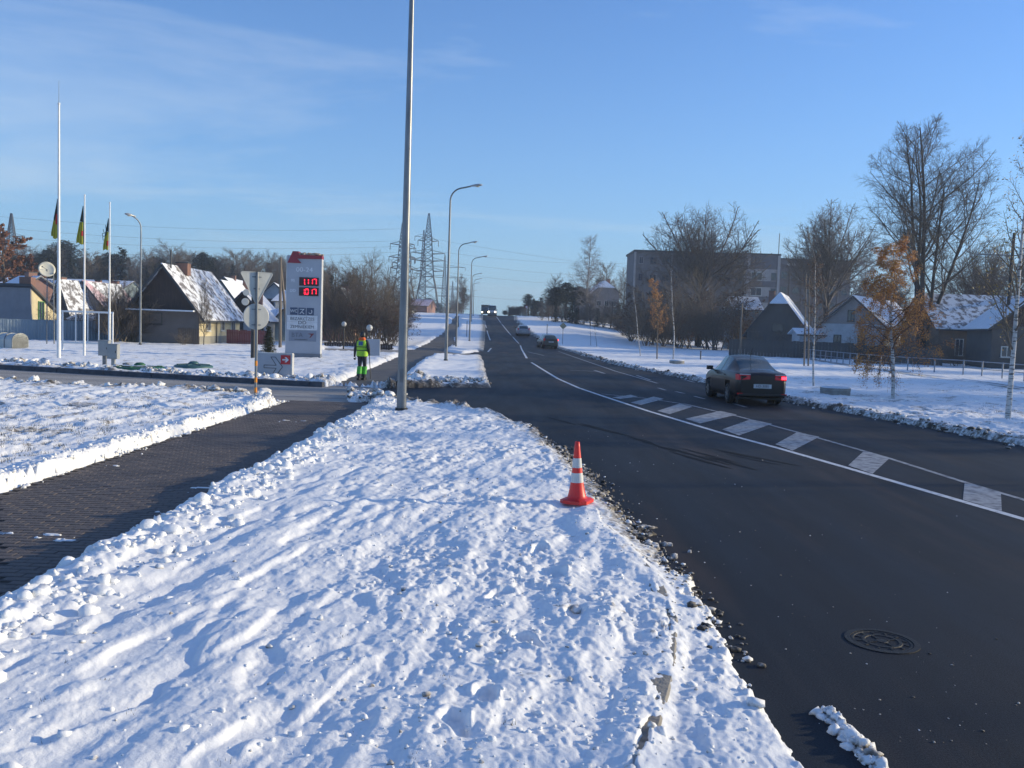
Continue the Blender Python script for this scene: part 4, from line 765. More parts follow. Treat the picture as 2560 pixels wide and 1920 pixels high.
def house(name, label, x, y, z, rz, W, Ln, ev, rd, wall, roof=None, gable=None, over=.4, chim=(), wins=(), hip=0.0, cat='house', plinth=False, trim=None, th=.14, group=None, foot=.6, porch=None):
    """front gable at local y=0 looking to -y, ridge runs along +y"""
    e = empty(name, (x, y, z), rz, label, cat, group); h = W / 2; roof = roof or M_RSNOW; gable = gable or wall
    mb = MB(); mb.add([(-h, 0, -foot), (h, 0, -foot), (h, 0, ev), (-h, 0, ev), (-h, Ln, -foot), (h, Ln, -foot), (h, Ln, ev), (-h, Ln, ev)], [(0, 1, 2, 3), (1, 5, 6, 2), (5, 4, 7, 6), (4, 0, 3, 7)]); mb.build('wall', wall, e)
    hz = rd - hip * (rd - ev); hx = h * (1 - (hz - ev) / (rd - ev)) if hip else 0
    for yy, s in ((0, 1), (Ln, -1)):
        g = MB(); pts = [(-h, yy - .02 * s, ev + .004), (h, yy - .02 * s, ev + .004)] + ([(hx, yy - .02 * s, hz), (-hx, yy - .02 * s, hz)] if hip else [(0, yy - .02 * s, rd - .02)]); g.poly(pts, .06 * s, (0, 1, 0)); g.build('gable', gable, e)
    sl = (rd - ev) / h; ox = h + over; oz = ev - over * sl
    hy = hip * (rd - ev) / max(sl, .1) * 1.1
    for s in (-1, 1):
        P_ = [(0, -over + (hy if hip else 0), rd), (0, Ln + over - (hy if hip else 0), rd), (s * ox, Ln + over, oz), (s * ox, -over, oz)]
        if hip: P_ = [(0, -over + hy, rd), (0, Ln + over - hy, rd), (s * hx, Ln + over, hz), (s * ox, Ln + over, oz), (s * ox, -over, oz), (s * hx, -over, hz)]
        mb = MB(); k = len(P_); up = [Vector(p) + Vector((0, 0, th)) for p in P_]; dn = [Vector(p) + Vector((0, 0, .03)) for p in P_]; f = tuple(range(k)); f = f if s > 0 else f[::-1]
        mb.add(up + dn, [f[::-1], tuple(i + k for i in f)] + [(i, (i + 1) % k, k + (i + 1) % k, k + i) for i in range(k)]); mb.build('roof', roof, e)
        b = MB(); b.bar((s * ox, -over - .03, oz), (s * ox, Ln + over, oz), .08, .13); b.bar((s * hx, -over - .03, hz), (s * ox, -over - .03, oz), .05, .16); b.build('fascia', trim or M_TRIM, e)
    if hip:
        for yy, s in ((-over, 1), (Ln + over, -1)):
            mb = MB(); mb.add([(0, yy + hy * s, rd + th), (-hx, yy, hz + th * .8), (hx, yy, hz + th * .8), (0, yy + hy * s, rd - .1), (-hx, yy, hz), (hx, yy, hz)], [(0, 1, 2), (3, 5, 4), (1, 4, 5, 2)]); mb.build('hipped_end', M_RSNOW, e)
    for cx, cy, cw, ch in chim:
        base = rd - abs(cx) * sl - .2; c = MB().box((cx, cy, (base + rd + ch) / 2), (cw, cw * .8, rd + ch - base)).build('chimney', M_BRICKC, e); MB().box((cx, cy, rd + ch + .04), (cw + .1, cw * .8 + .1, .08)).build('cap', M_TRIM, c)
    if plinth: MB().box((0, Ln / 2, .25), (W + .08, Ln + .08, .8)).build('plinth', M_PLINTH, e)
    for w in wins:
        fc, a, zz, ww, hh = w[:5]; fm = w[5] if len(w) > 5 else None; 
        if fc == 'f': winpart(e, a, -.035, zz, ww, hh, 'f', fm)
        elif fc == 'r': winpart(e, h + .03, a, zz, ww, hh, 'r', fm)
        else: winpart(e, -h - .03, a, zz, ww, hh, 'l', fm)
    return e
def hpos(x0, x1, yb, Y=None):
    """left and right picture columns of the front wall and its foot row"""
    if Y is None: Y = G((x0 + x1) / 2, yb).y
    a, b = at(x0, yb, Y), at(x1, yb, Y); x = (a.x + b.x) / 2; return x, Y, float(ramp(x, Y)), b.x - a.x
def hz_(xd, yd, Y, z): return at(xd, yd, Y).z - z
# yellow house
x, Y, z, W = hpos(278, 430, 749, 66.5); e_ = hz_(350, 672, Y, z) ; rd = hz_(352, 574, Y, z)
H1 = house('yellow_house', 'yellow house with a dark gable and snow on its steep roof beside the metal fence', x, Y, z + .05, 0, W, 9.8, e_, rd, MW_YEL, M_RPATCH, MW_WOOD, .55, [(.3, 3.0, .9, .35)], [('r', 1.9, 1.85, .9, 1.6), ('r', 5.2, 1.85, .9, 1.6), ('r', 7.9, 1.85, .9, 1.6), ('f', -.6, 1.9, 1.0, .9, M_TRIM)], plinth=True)
H1['category'] = 'house'
MB().box((0, -.05, e_ / 2), (W + .02, .08, e_ - .02)).build('front_wall', MW_STONE, H1); MB().box((0, -.5, e_ + .02), (W * .95, .9, .10)).build('porch_roof', M_RSNOW, H1)
MB().tube([(W / 2 + .12, 3.6, e_ - .3), (W / 2 + .1, 3.6, 0)], .05, 6).build('downpipe', M_TRIM, H1); MB().tube([(.25, .6, rd - .2), (.25, .6, rd + 1.2)], .06, 6).build('stove_pipe', M_TRIM, H1)
# left lean-to building: grey front, yellow side with a falling roof
x, Y, z, W = hpos(-40, 66, 745, 74); zt = hz_(50, 618, Y, z)
e = empty('flat_roofed_house', (x, Y, z), 0, 'grey-fronted house with a yellow side wall at the left border behind the fence', 'house'); h = W / 2; D_ = 7.5
mb = MB(); mb.poly([(-h, 0, -.5), (h, 0, -.5), (h, 0, zt), (-h, 0, zt)], .15); mb.build('front_wall', MW_GREY, e)
mb = MB(); mb.poly([(h - .2, .16, -.5), (h - .2, D_, -.5), (h - .2, D_, zt - 3.9), (h - .2, .16, zt)], .2, (1, 0, 0)); mb.build('side_wall', MW_YEL, e)
mb = MB(); mb.add([(-h, -.3, zt + .02), (h + .25, -.3, zt + .02), (h + .25, D_ + .4, zt - 4.05), (-h, D_ + .4, zt - 4.05), (-h, -.3, zt + .2), (h + .25, -.3, zt + .2), (h + .25, D_ + .4, zt - 3.87), (-h, D_ + .4, zt - 3.87)], [(3, 2, 1, 0), (4, 5, 6, 7), (1, 2, 6, 5), (0, 1, 5, 4), (2, 3, 7, 6)]); mb.build('roof', M_TRIM, e)
winpart(e, h - 2.6 - .9, -.05, zt - 1.8, .9, 1.0, 'f', M_TRIM); winpart(e, h + .03, 1.6, zt - 2.3, .9, 2.2, 'r', mat('green_frame', (.12, .3, .1), .6))
MB().box((.5, 2.4, zt + .2), (1.0, .8, 1.3)).build('chimney', M_BRICKC, e)
# houses behind, left block
def simple(lb, x0, x1, yb, Y, yev, yrd, Ln, rz, wall, roof, gable, chim=(), wins=(), over=.4, hip=0, scaleW=1.0, name='snowy_house', **k):
    x, Y, z, W = hpos(x0, x1, yb, Y); xm = (x0 + x1) / 2
    if abs(rz) > 45:      # ridge runs across the view: the long side faces the camera
        return house(name, lb, x + W / 2, Y + Ln / 2, z, R(rz), Ln, W, hz_(xm, yev, Y, z), hz_(xm, yrd, Y, z), wall, roof, gable, over, [(0, W * .3 + .5, c[2], c[3]) for c in chim], [], hip, **k)
    return house(name, lb, x, Y, z, R(rz), W / max(.3, math.cos(R(rz))) * scaleW, Ln, hz_(xm, yev, Y, z), hz_(xm, yrd, Y, z), wall, roof, gable, over, chim, wins, hip, **k)
simple('brown wooden gable of the house just left of the red-roofed house', 106, 156, 700, 92, 672, 606, 9, -14, MW_DARK, M_RPATCH, MW_WOOD)
simple('house under the wide snowy roof behind the dish pole, at the left', 30, 118, 700, 112, 668, 602, 10, 72, MW_BROWN, M_RPATCH, MW_WOOD, [(.5, 2, .9, .5)])
simple('snow-roofed house with a brick chimney at the left border, behind the lean-to house', -30, 40, 690, 104, 640, 592, 9, 60, MW_BRICK, M_RSNOW, MW_BRICK, [(.6, 3, 1.1, .5)])
simple('low snow-covered roof far behind the dish, before the wood', -30, 70, 670, 150, 625, 598, 12, 90, MW_BLUE, M_RSNOW, MW_BLUE, [(0, 4, .7, .4)])
simple('grey gabled house with a red roof dusted with snow', 146, 215, 700, 95, 652, 608, 10, 4, MW_GREY, M_RRED, MW_GREY, [(-.6, 5.5, .6, .35), (.5, 7.5, .8, .4)], [('f', 0, 4.7, .9, 1.1)], name='red_roofed_house')
simple('long snowy roof far behind the flagpoles, under the wood', 120, 260, 660, 165, 622, 603, 10, 90, MW_BLUE, M_RSNOW, MW_BLUE, [(0, 3, .8, .4), (0, 7, .8, .4)])
simple('low brown shed with a snowy roof behind the middle flagpole', 150, 200, 722, 82, 692, 682, 4, 86, MW_DARK, M_RPATCH, MW_DARK, name='garden_shed', cat='shed')
# houses right behind the yellow one
simple('pale blue house with a long snowy roof just right behind the yellow house', 436, 520, 710, 98, 664, 607, 15, 3, MW_BLUE, M_RSNOW, MW_BLUE, [(.4, 9, .6, .5)], scaleW=1.0)
simple('low-gabled house with a dark gable top above the pale blue house', 447, 522, 690, 128, 636, 600, 16, 4, MW_PINK, M_RSNOW, MW_WOOD, [(0, 5, .7, .6)], [('f', -1.3, 2.6, 1.1, .9)])
simple('house with a dark brown gable over a white wall behind the red fence', 478, 570, 748, 80, 682, 632, 9.5, 6, MW_WHITE, M_RSNOW, MW_WOOD, [(1.2, 1.5, .5, .6)], [('f', -.4, 1.7, .9, 1.1, M_TRIM), ('f', 1.4, 1.7, .9, 1.1, M_TRIM)], over=.5)
simple('narrow white house with a dark window behind the give way sign', 570, 612, 700, 120, 632, 612, 8, 10, MW_WHITE, M_RSNOW, MW_WHITE, [], [('f', -.5, 3.6, 1.0, 1.3, M_TRIM)], name='white_house')
simple('small white house with snow on its roof directly left of the price board', 596, 640, 700, 112, 650, 628, 8, 88, MW_WHITE, M_RSNOW, MW_WHITE, [(0, 3, .8, .5)], [], name='white_house')
simple('pale house with a grey-blue wall low between the wooden pole and the price board', 580, 640, 745, 86, 705, 668, 6, 20, MW_BLUE, M_RSNOW, MW_BLUE, name='pale_house')
simple('brown-gabled house behind the bare bushes right of the price board', 696, 765, 748, 92, 672, 622, 9, 2, MW_BRICK, M_RPATCH, MW_WOOD, [(0, 4, .7, .4)], [('f', 0, 2.0, 1.0, 1.1)])
simple('long reddish house on the rise left of the big lattice mast', 875, 925, 672, 240, 660, 645, 18, 88, MW_BRICK, M_RRED, MW_BRICK, name='reddish_house')
simple('snow-roofed pale house far up the rise behind the thicket', 830, 872, 690, 200, 668, 655, 9, 70, MW_WHITE, M_RSNOW, MW_WOOD)
# fences, left
M_CORR = mat('corrugated_steel', (.23, .29, .34), .45, (.20, .26, .31), 1.2, metal=.15); M_GATE = mat('brown_gate', (.16, .12, .09), .8, (.11, .085, .07), 5, stretch=(6, 6, .4)); M_REDF = mat('red_fence_paint', (.26, .07, .065), .8, (.17, .06, .055), 5, stretch=(6, 6, .5))
a = G(-60, 735, .0); b = G(383, 741, .0); zt = at(383, 700, b.y).z - b.z
e = empty('metal_fence', (a.x, a.y, 0), math.atan2(b.y - a.y, b.x - a.x), 'long blue-grey corrugated metal fence across the left behind the flagpoles', 'fence'); Lf = (b - a).length; n = int(Lf / 2.2) + 1; pw = Lf / n
def corr(w, h, pitch=.20, dep=.03):
    mb = MB(); xs = []; x = 0
    while x < w - 1e-6: xs += [(x, 0), (min(w, x + pitch * .35), 0), (min(w, x + pitch * .5), -dep), (min(w, x + pitch * .85), -dep)]; x += pitch
    vs = [(x, y, z) for z in (0, h) for x, y in xs]; k = len(xs); mb.add(vs, [(i, i + 1, k + i + 1, k + i) for i in range(k - 1)]); return mb
p0 = corr(pw - .01, zt).build('sheet_panel', M_CORR, e); q0 = MB().box((0, .06, zt / 2), (.08, .08, zt)).build('post', M_GALVD, e)
for i in range(n):
    if i: o = p0.copy(); col.objects.link(o); o.location = (i * pw, 0, 0); o = q0.copy(); col.objects.link(o); o.location = (i * pw, 0, 0)
MB().box((Lf / 2, .0, zt + .02), (Lf, .08, .04)).build('top_rail', M_CORR, e); MB().box((Lf + .05, 0, zt / 2), (.07, .07, zt + .06)).build('end_post', M_WHITE, e)
def board_fence(name, lb, x0, x1, yb, yt, m, w=.12, cat='fence', gap=.015, dY=0):
    a = G(x0, yb, 0); b = G(x1, yb, 0); Yv = (a.y + b.y) / 2 + dY; a = at(x0, yb, Yv); b = at(x1, yb, Yv); zz = gz(a.x, Yv, 0); h = at(x0, yt, Yv).z - zz; e = empty(name, (a.x, Yv, zz), 0, lb, cat); W = b.x - a.x; n = int(W / w); rr = random.Random(n); o0 = MB().box((0, 0, h / 2), (w - gap, .025, h)).build('board', m, e)
    for i in range(n):
        o = o0 if i == 0 else o0.copy()
        if i: col.objects.link(o)
        o.location = ((i + .5) * w, rr.uniform(-.006, .006), rr.uniform(-.05, .03))
    for z in (h * .25, h * .8): MB().box((W / 2, .04, z), (W, .05, .08)).build('rail', m, e)
    return e
board_fence('brown_gate', 'brown plank gate between the metal fence and the yellow house', 384, 430, 746, 708, M_GATE, .16, 'gate')
board_fence('red_fence', 'dull red board fence right of the yellow house', 489, 580, 746, 712, M_REDF, .14)
board_fence('grey_board_fence', 'weathered grey board fence behind the bushes right of the price board', 700, 850, 756, 738, MW_WOOD, .2, dY=3)
def long_fence(Y, x0, x1, h, lb):
    a = at(x0, 740, Y); b = at(x1, 740, Y); e = empty('dark_fence', (a.x, Y, gz(a.x, Y, 0)), 0, lb, 'fence'); W = b.x - a.x; n = int(W / .32); o0 = MB().box((0, 0, h / 2), (.30, .03, h)).build('board', MW_DARK, e); rr = random.Random(n)
    for i in range(n):
        o = o0 if i == 0 else o0.copy()
        if i: col.objects.link(o)
        o.location = ((i + .5) * .32, rr.uniform(-.01, .01), rr.uniform(-.06, .03))
    MB().box((W / 2, .05, h * .8), (W, .06, .1)).build('rail', MW_DARK, e)
# ---- right side
# apartment block
Yb = 168; a = at(1366, 700, Yb); b = at(1604, 700, Yb); c = at(1672, 700, Yb); z0 = gz(a.x, Yb, 0) - .5; zt = at(1400, 544, Yb).z
MB_P = wallmat('panel_wall', (.155, .15, .16)); MB_P2 = wallmat('panel_wall_pale', (.34, .33, .33)); MB_D = wallmat('panel_band', (.13, .13, .15))
e = empty('apartment_block', ((a.x + b.x) / 2, Yb, z0), R(0), 'long flat-roofed grey apartment block behind the big bare tree at the right', 'apartment block'); W = b.x - a.x; H = zt - z0; MB().box((0, 6, H / 2), (W, 12, H)).build('wall', MB_P, e); MB().box((0, 6, H + .15), (W + .5, 12.5, .35)).build('roof_edge', M_TRIM, e)
fl = H / 5
for k in range(5):
    for j in range(9):
        xx = -W / 2 + W * (j + .5) / 9
        winpart(e, xx, -.04, fl * (k + .5), 1.3 if j % 3 else .8, 1.3, 'f', MB_D if (j + k) % 4 else MB_P2)
for k in range(1, 5): MB().box((0, -.05, fl * k), (W, .1, .12)).build('floor_band', MB_D, e)
for j in (0, 3, 6, 9): MB().box((-W / 2 + W * j / 9, -.12, H / 2), (.35, .24, H - .1)).build('pilaster', MB_P2, e)
# stairwell section at its right end
e = empty('apartment_block', ((b.x + c.x) / 2 + .02, Yb - 1.5, z0), 0, 'right end of the grey block with white-framed windows in pale bays', 'apartment block'); W = c.x - b.x; H2 = at(1640, 552, Yb).z - z0; MB().box((0, 6, H2 / 2), (W, 12, H2)).build('wall', MB_P2, e); MB().box((0, 6, H2 + .12), (W + .4, 12.4, .3)).build('roof_edge', M_TRIM, e)
MB().box((0, -.04, H2 - 1.35), (W, .08, 2.6)).build('parapet_panel', MB_D, e)
for k in range(5):
    zz = H2 - 4.0 - k * 2.9
    if zz < 1: break
    winpart(e, -1.2, -.05, zz, 2.1, 1.5, 'f'); winpart(e, 2.0, -.05, zz, 1.0, 1.4, 'f', MB_P); MB().box((0, -.04, zz - 1.45), (W - .8, .08, 1.1)).build('spandrel', MB_D, e)
for sx in (-1, 1): MB().box((sx * (W / 2 - .15), -.15, H2 / 2), (.5, .3, H2 - .1)).build('pilaster', MB_P2, e)
for xx, hh in ((-2.3, 3.0), (3.0, 4.2)): MB().tube([(xx, 1, H2), (xx, 1, H2 + hh)], .07, 6).build('antenna', M_TRIM, e)
a = at(1675, 700, Yb + 6); b = at(1832, 700, Yb + 6); e = empty('apartment_block', ((a.x + b.x) / 2, Yb + 6, z0), 0, 'lower dark block adjoining on the right, behind the second bare tree', 'apartment block'); W = b.x - a.x; H = at(1750, 562, Yb + 6).z - z0
MB().box((0, 6, H / 2), (W, 12, H)).build('wall', MB_D, e); MB().box((0, 6, H + .1), (W + .4, 12.4, .25)).build('roof_edge', M_TRIM, e); MB().box((-W / 2 + 2.6, -.05, H - 1.0), (1.6, .06, .4)).build('white_notice', M_WHITE, e)
for k in range(5):
    for j in range(6): winpart(e, -W / 2 + W * (j + .5) / 6, -.04, H - 3.1 - k * 2.9, 1.3, 1.4, 'f', MB_P)
for j in range(1, 6): MB().box((-W / 2 + W * j / 6, -.15, H / 2), (.3, .3, H - .2)).build('pilaster', MB_P, e)
# hipped dark house
simple('dark gabled house with a clipped snowy ridge in front of the apartment block', 1618, 1738, 752, 108, 718, 632, 13, -22, MW_DARK, M_RSNOW, MW_DARK, [(-1.2, 3, .7, .3)], [('f', 0, 3.2, 1.4, 1.0, M_TRIM)], over=.5, hip=.28, name='hipped_house')
simple('white-walled outbuilding with a snowy roof behind the dark gabled house', 1590, 1645, 735, 130, 668, 640, 9, 86, MW_BLUE, M_RSNOW, MW_BLUE, name='outbuilding', cat='outbuilding')
# white gabled house, ridge running to the right
x, Y, z, W = hpos(1790, 1880, 748, 93); house('white_gabled_house', 'white gabled house with a long snowy roof running right, behind the orange birch', x + .2, Y, z, R(-38), 6.4, 15, hz_(1840, 700, Y, z), hz_(1838, 640, Y, z), MW_WHITE, M_RSNOW, MW_PINK, .45, [(.5, 8, .7, .5)], [('f', -1.5, 1.8, .8, 1.5, M_TRIM), ('f', 1.0, 1.8, .8, 1.5, M_TRIM), ('f', -.2, 4.6, .7, 1.2, M_TRIM)])
simple('low white annex left beside the white gabled house', 1728, 1794, 752, 95, 722, 712, 3, 88, MW_WHITE, M_RSNOW, MW_WHITE, name='annex', cat='annex')
# long house right
x, Y, z, W = hpos(2030, 2330, 785, 84); e = house('long_house', 'long dark house with a wide snow-speckled roof at the right, behind the big trees', x + 7.5 * 0 + 6.6, Y + 4.0, z, R(90), 8.0, 13.5, hz_(2110, 706, Y, z), hz_(2110, 640, Y + 4, z), MW_BROWN, M_RPATCH, MW_WOOD, .5, [(0, 3, .8, .5)], [('l', 11.5, 1.7, .8, 1.6), ('l', 8.0, 1.6, 1.1, 1.9), ('l', 5.0, 1.7, 1.1, 1.8), ('l', 2.2, 1.7, 1.0, 1.5)])
simple('small brown-gabled house with a snowy lower roof at the right border', 2146, 2290, 800, 72, 706, 645, 7, -12, MW_DARK, M_RSNOW, MW_WOOD, [], [('f', -1.6, 1.5, .9, .9, M_FRAME)])
# dark fence in front of the right-hand houses
long_fence(88, 1575, 1850, 1.75, 'dark board fence running before the gabled houses at the right')
long_fence(76, 1846, 2040, 1.6, 'dark board fence below the orange birch, before the white house')
# pale institution building far centre-right
x, Y, z, W = hpos(1278, 1336, 690, 205); e = house('pale_house', 'pale three-storey house with a hipped snowy roof far off in the middle', x, Y, z, R(4), W, 12, hz_(1305, 632, Y, z), hz_(1305, 606, Y, z), MW_PINK, M_RSNOW, MW_PINK, .4, [(1, 3, .7, .5)], [(('f'), xx, zz, 1.0, 1.2) for xx in (-1.6, 0.2, 1.9) for zz in (1.8, 4.6)] , hip=.6)
simple('grey-roofed wing left of the pale three-storey house', 1245, 1300, 690, 212, 640, 622, 12, 84, MW_GREY, M_GALVD, MW_GREY, name='house_wing')
simple('low teal-roofed outbuilding right of the pale three-storey house', 1330, 1372, 705, 190, 675, 668, 8, 88, MW_GREY, M_TEAL, MW_GREY, name='outbuilding', cat='outbuilding')
# ------------------------------------------------------------------ lattice masts and wires
M_LAT = mat('mast_steel', (.10, .11, .13), .6, (.07, .08, .09), 3)
def mast(xd, ybase, ytop, Y, lb, wide=True, arms=None, wb=.16, s=1.0, group='high voltage masts'):
    p = at(xd, ybase, Y); z0 = gz(p.x, Y, 0); H = at(xd, ytop, Y).z - z0; e = empty('lattice_mast', (p.x, Y, z0), R(8), lb, 'lattice mast', group)
    # half width of the body against height fraction
    prof = [(0, .125), (.28, .085), (.36, .062), (.55, .048), (.78, .030), (1, .006)] if wide else [(0, .05), (.3, .038), (.6, .026), (.85, .012), (1, .004)]
    hw = lambda t: float(np.interp(t, [a for a, b in prof], [b for a, b in prof])) * H
    mb = MB(); t_ = wb * s; nb = 13 if wide else 12; lv = [0]; 
    while lv[-1] < 1: lv.append(min(1, lv[-1] + max(.035, hw(lv[-1]) / H * 1.25)))
    for sx, sy in ((-1, -1), (1, -1), (1, 1), (-1, 1)):
        for a_, b_ in zip(lv, lv[1:]): mb.bar((sx * hw(a_), sy * hw(a_), a_ * H), (sx * hw(b_), sy * hw(b_), b_ * H), t_ * 1.25)
    mb.build('leg_frame', M_LAT, e); mb = MB(); cs = [(-1, -1), (1, -1), (1, 1), (-1, 1)]
    for k, (a_, b_) in enumerate(zip(lv, lv[1:])):
        for (s1, s2) in zip(cs, cs[1:] + cs[:1]):
            P1 = (s1[0] * hw(a_), s1[1] * hw(a_), a_ * H); P2 = (s2[0] * hw(b_), s2[1] * hw(b_), b_ * H); Q1 = (s2[0] * hw(a_), s2[1] * hw(a_), a_ * H); Q2 = (s1[0] * hw(b_), s1[1] * hw(b_), b_ * H)
            if k == 0 and wide:
                mid = ((s1[0] + s2[0]) / 2 * hw(.0), (s1[1] + s2[1]) / 2 * hw(0), 0.02 * H); top = ((s1[0] + s2[0]) / 2 * hw(b_), (s1[1] + s2[1]) / 2 * hw(b_), b_ * H); mb.bar(P1, top, t_ * .7); mb.bar(Q1, top, t_ * .7)
            else: mb.bar(P1, P2, t_ * .6); mb.bar(Q1, Q2, t_ * .6)
            mb.bar(Q2, P2, t_ * .6)
    mb.build('bracing', M_LAT, e)
    for (t, l) in (arms or [(.46, .16), (.62, .15), (.76, .13), (.36, .12)]):
        a_ = MB(); L_ = l * H; y_ = hw(t)
        for sy in (-1, 1):
            for sx in (-1, 1): a_.bar((sx * hw(t), sy * y_, t * H), (sx * L_, 0, t * H + .3), t_ * 1.1); a_.bar((sx * hw(t), sy * y_, t * H + .035 * H), (sx * L_, 0, t * H + .3), t_ * .5)
        o = a_.build('crossarm', M_LAT, e)
        for sx in (-1, 1): MB().tube([(sx * L_, 0, t * H + .25), (sx * L_, 0, t * H - 1.6)], .10 * s, 5).build('insulator', M_LAT, o)
    return e, p.x, Y, z0, H
m1 = mast(921, 675, 461, 300, 'large lattice mast with wide legs just right of the big lamp post', s=1.1, arms=[(.44, .16), (.36, .07), (.54, .16), (.61, .165), (.73, .1)])
m2 = mast(865, 690, 481, 285, 'first of two dense lattice masts behind the bare thicket, left of the big lamp post', arms=[(.5, .12), (.62, .14), (.76, .13), (.4, .1), (.56, .1)], s=1.2)
m3 = mast(876, 690, 500, 330, 'second dense lattice mast, half hidden behind the big lamp post', arms=[(.45, .1), (.56, .12), (.68, .1), (.8, .1)], s=1.2)
m4 = mast(911, 675, 497, 370, 'slim lattice mast close left of the large wide-legged one', False, [(.92, .10), (.5, .1), (.65, .1)], s=1.1)
m5 = mast(958, 672, 552, 480, 'single-column lattice mast between the large mast and the lamp post', False, [(.82, .32), (.66, .32), (.5, .33)], wb=.22)
m6 = mast(976, 678, 608, 640, 'small distant lattice mast on the rise behind the lamp posts', False, [(.8, .42), (.62, .42), (.44, .4)], wb=.3)
m7 = mast(25, 620, 461, 270, 'lattice mast above the orange oak at the left border', arms=[(.62, .2), (.74, .14)], s=1.1)
m8 = mast(997, 674, 655, 800, 'tiny farthest lattice mast low over the crest', False, [(.7, .5), (.45, .5)], wb=.4)
M_WIRE = mat('wire', (.12, .13, .15), .6)
def wire(a, b, sag, lb, r=.035):
    a = Vector(a); b = Vector(b); pts = [a.lerp(b, t) + Vector((0, 0, -sag * 4 * t * (1 - t))) for t in np.linspace(0, 1, 17)]; o = MB().tube(pts, r, 3, False).build('power_line', M_WIRE); tag(o, lb, 'power line', 'power lines strung between the masts')
OR_ = ['topmost', 'second', 'third', 'fourth', 'fifth']; wk = 0
LB = 'thin dark power line strung across the sky between lattice masts'
for ya, yb_ in ((462, 490), (486, 516), (505, 528), (531, 540), (548, 556)):
    wire(at(-60, ya, 262), at(868, yb_ + 4, 290), 2.2, OR_[wk] + ' power line from the top in the sky at the left'); wk += 1
wk = 1
for ya, yb_ in ((541, 560), (560, 590), (583, 610), (630, 640)):
    wire(at(930, ya, 300), at(1500, yb_, 380), 3.0, OR_[wk] + ' power line from the top, right of the large lattice mast'); wk += 1
wire(at(930, 515, 300), at(1900, 600, 420), 5, 'topmost power line, longest of those right of the large lattice mast')
# ------------------------------------------------------------------ trees
def barkm(n, c, c2, s=8): return mat(n, c, .85, c2, s, stretch=(1, 1, .35), bump=.4, bscale=30)
MB_DARK = barkm('dark_bark', (.055, .045, .04), (.035, .03, .028)); MB_GREY = barkm('grey_twigs', (.15, .125, .11), (.10, .085, .08)); MB_BROWN = barkm('brown_twigs', (.17, .135, .10), (.11, .09, .07)); MB_BIRCH = mat('birch_bark', (.55, .53, .50), .7, (.06, .055, .05), 5, stretch=(.6, .6, 4), lo=.52, hi=.60)
MB_FROST = barkm('pale_twigs', (.26, .24, .24), (.20, .18, .18)); M_LORANGE = mat('orange_leaf', (.60, .28, .05), .7, (.36, .13, .03), 2.5); M_LYEL = mat('yellow_leaf', (.38, .27, .05), .7, (.22, .13, .03), 2.5); M_LBROWN = mat('brown_leaf', (.16, .075, .04), .75, (.09, .05, .03), 2.5); M_NEEDLE = mat('dark_needles', (.022, .035, .026), .8, (.04, .055, .04), 2.0); M_NEEDLB = mat('thuja_green', (.035, .05, .02), .8, (.06, .07, .03), 3)
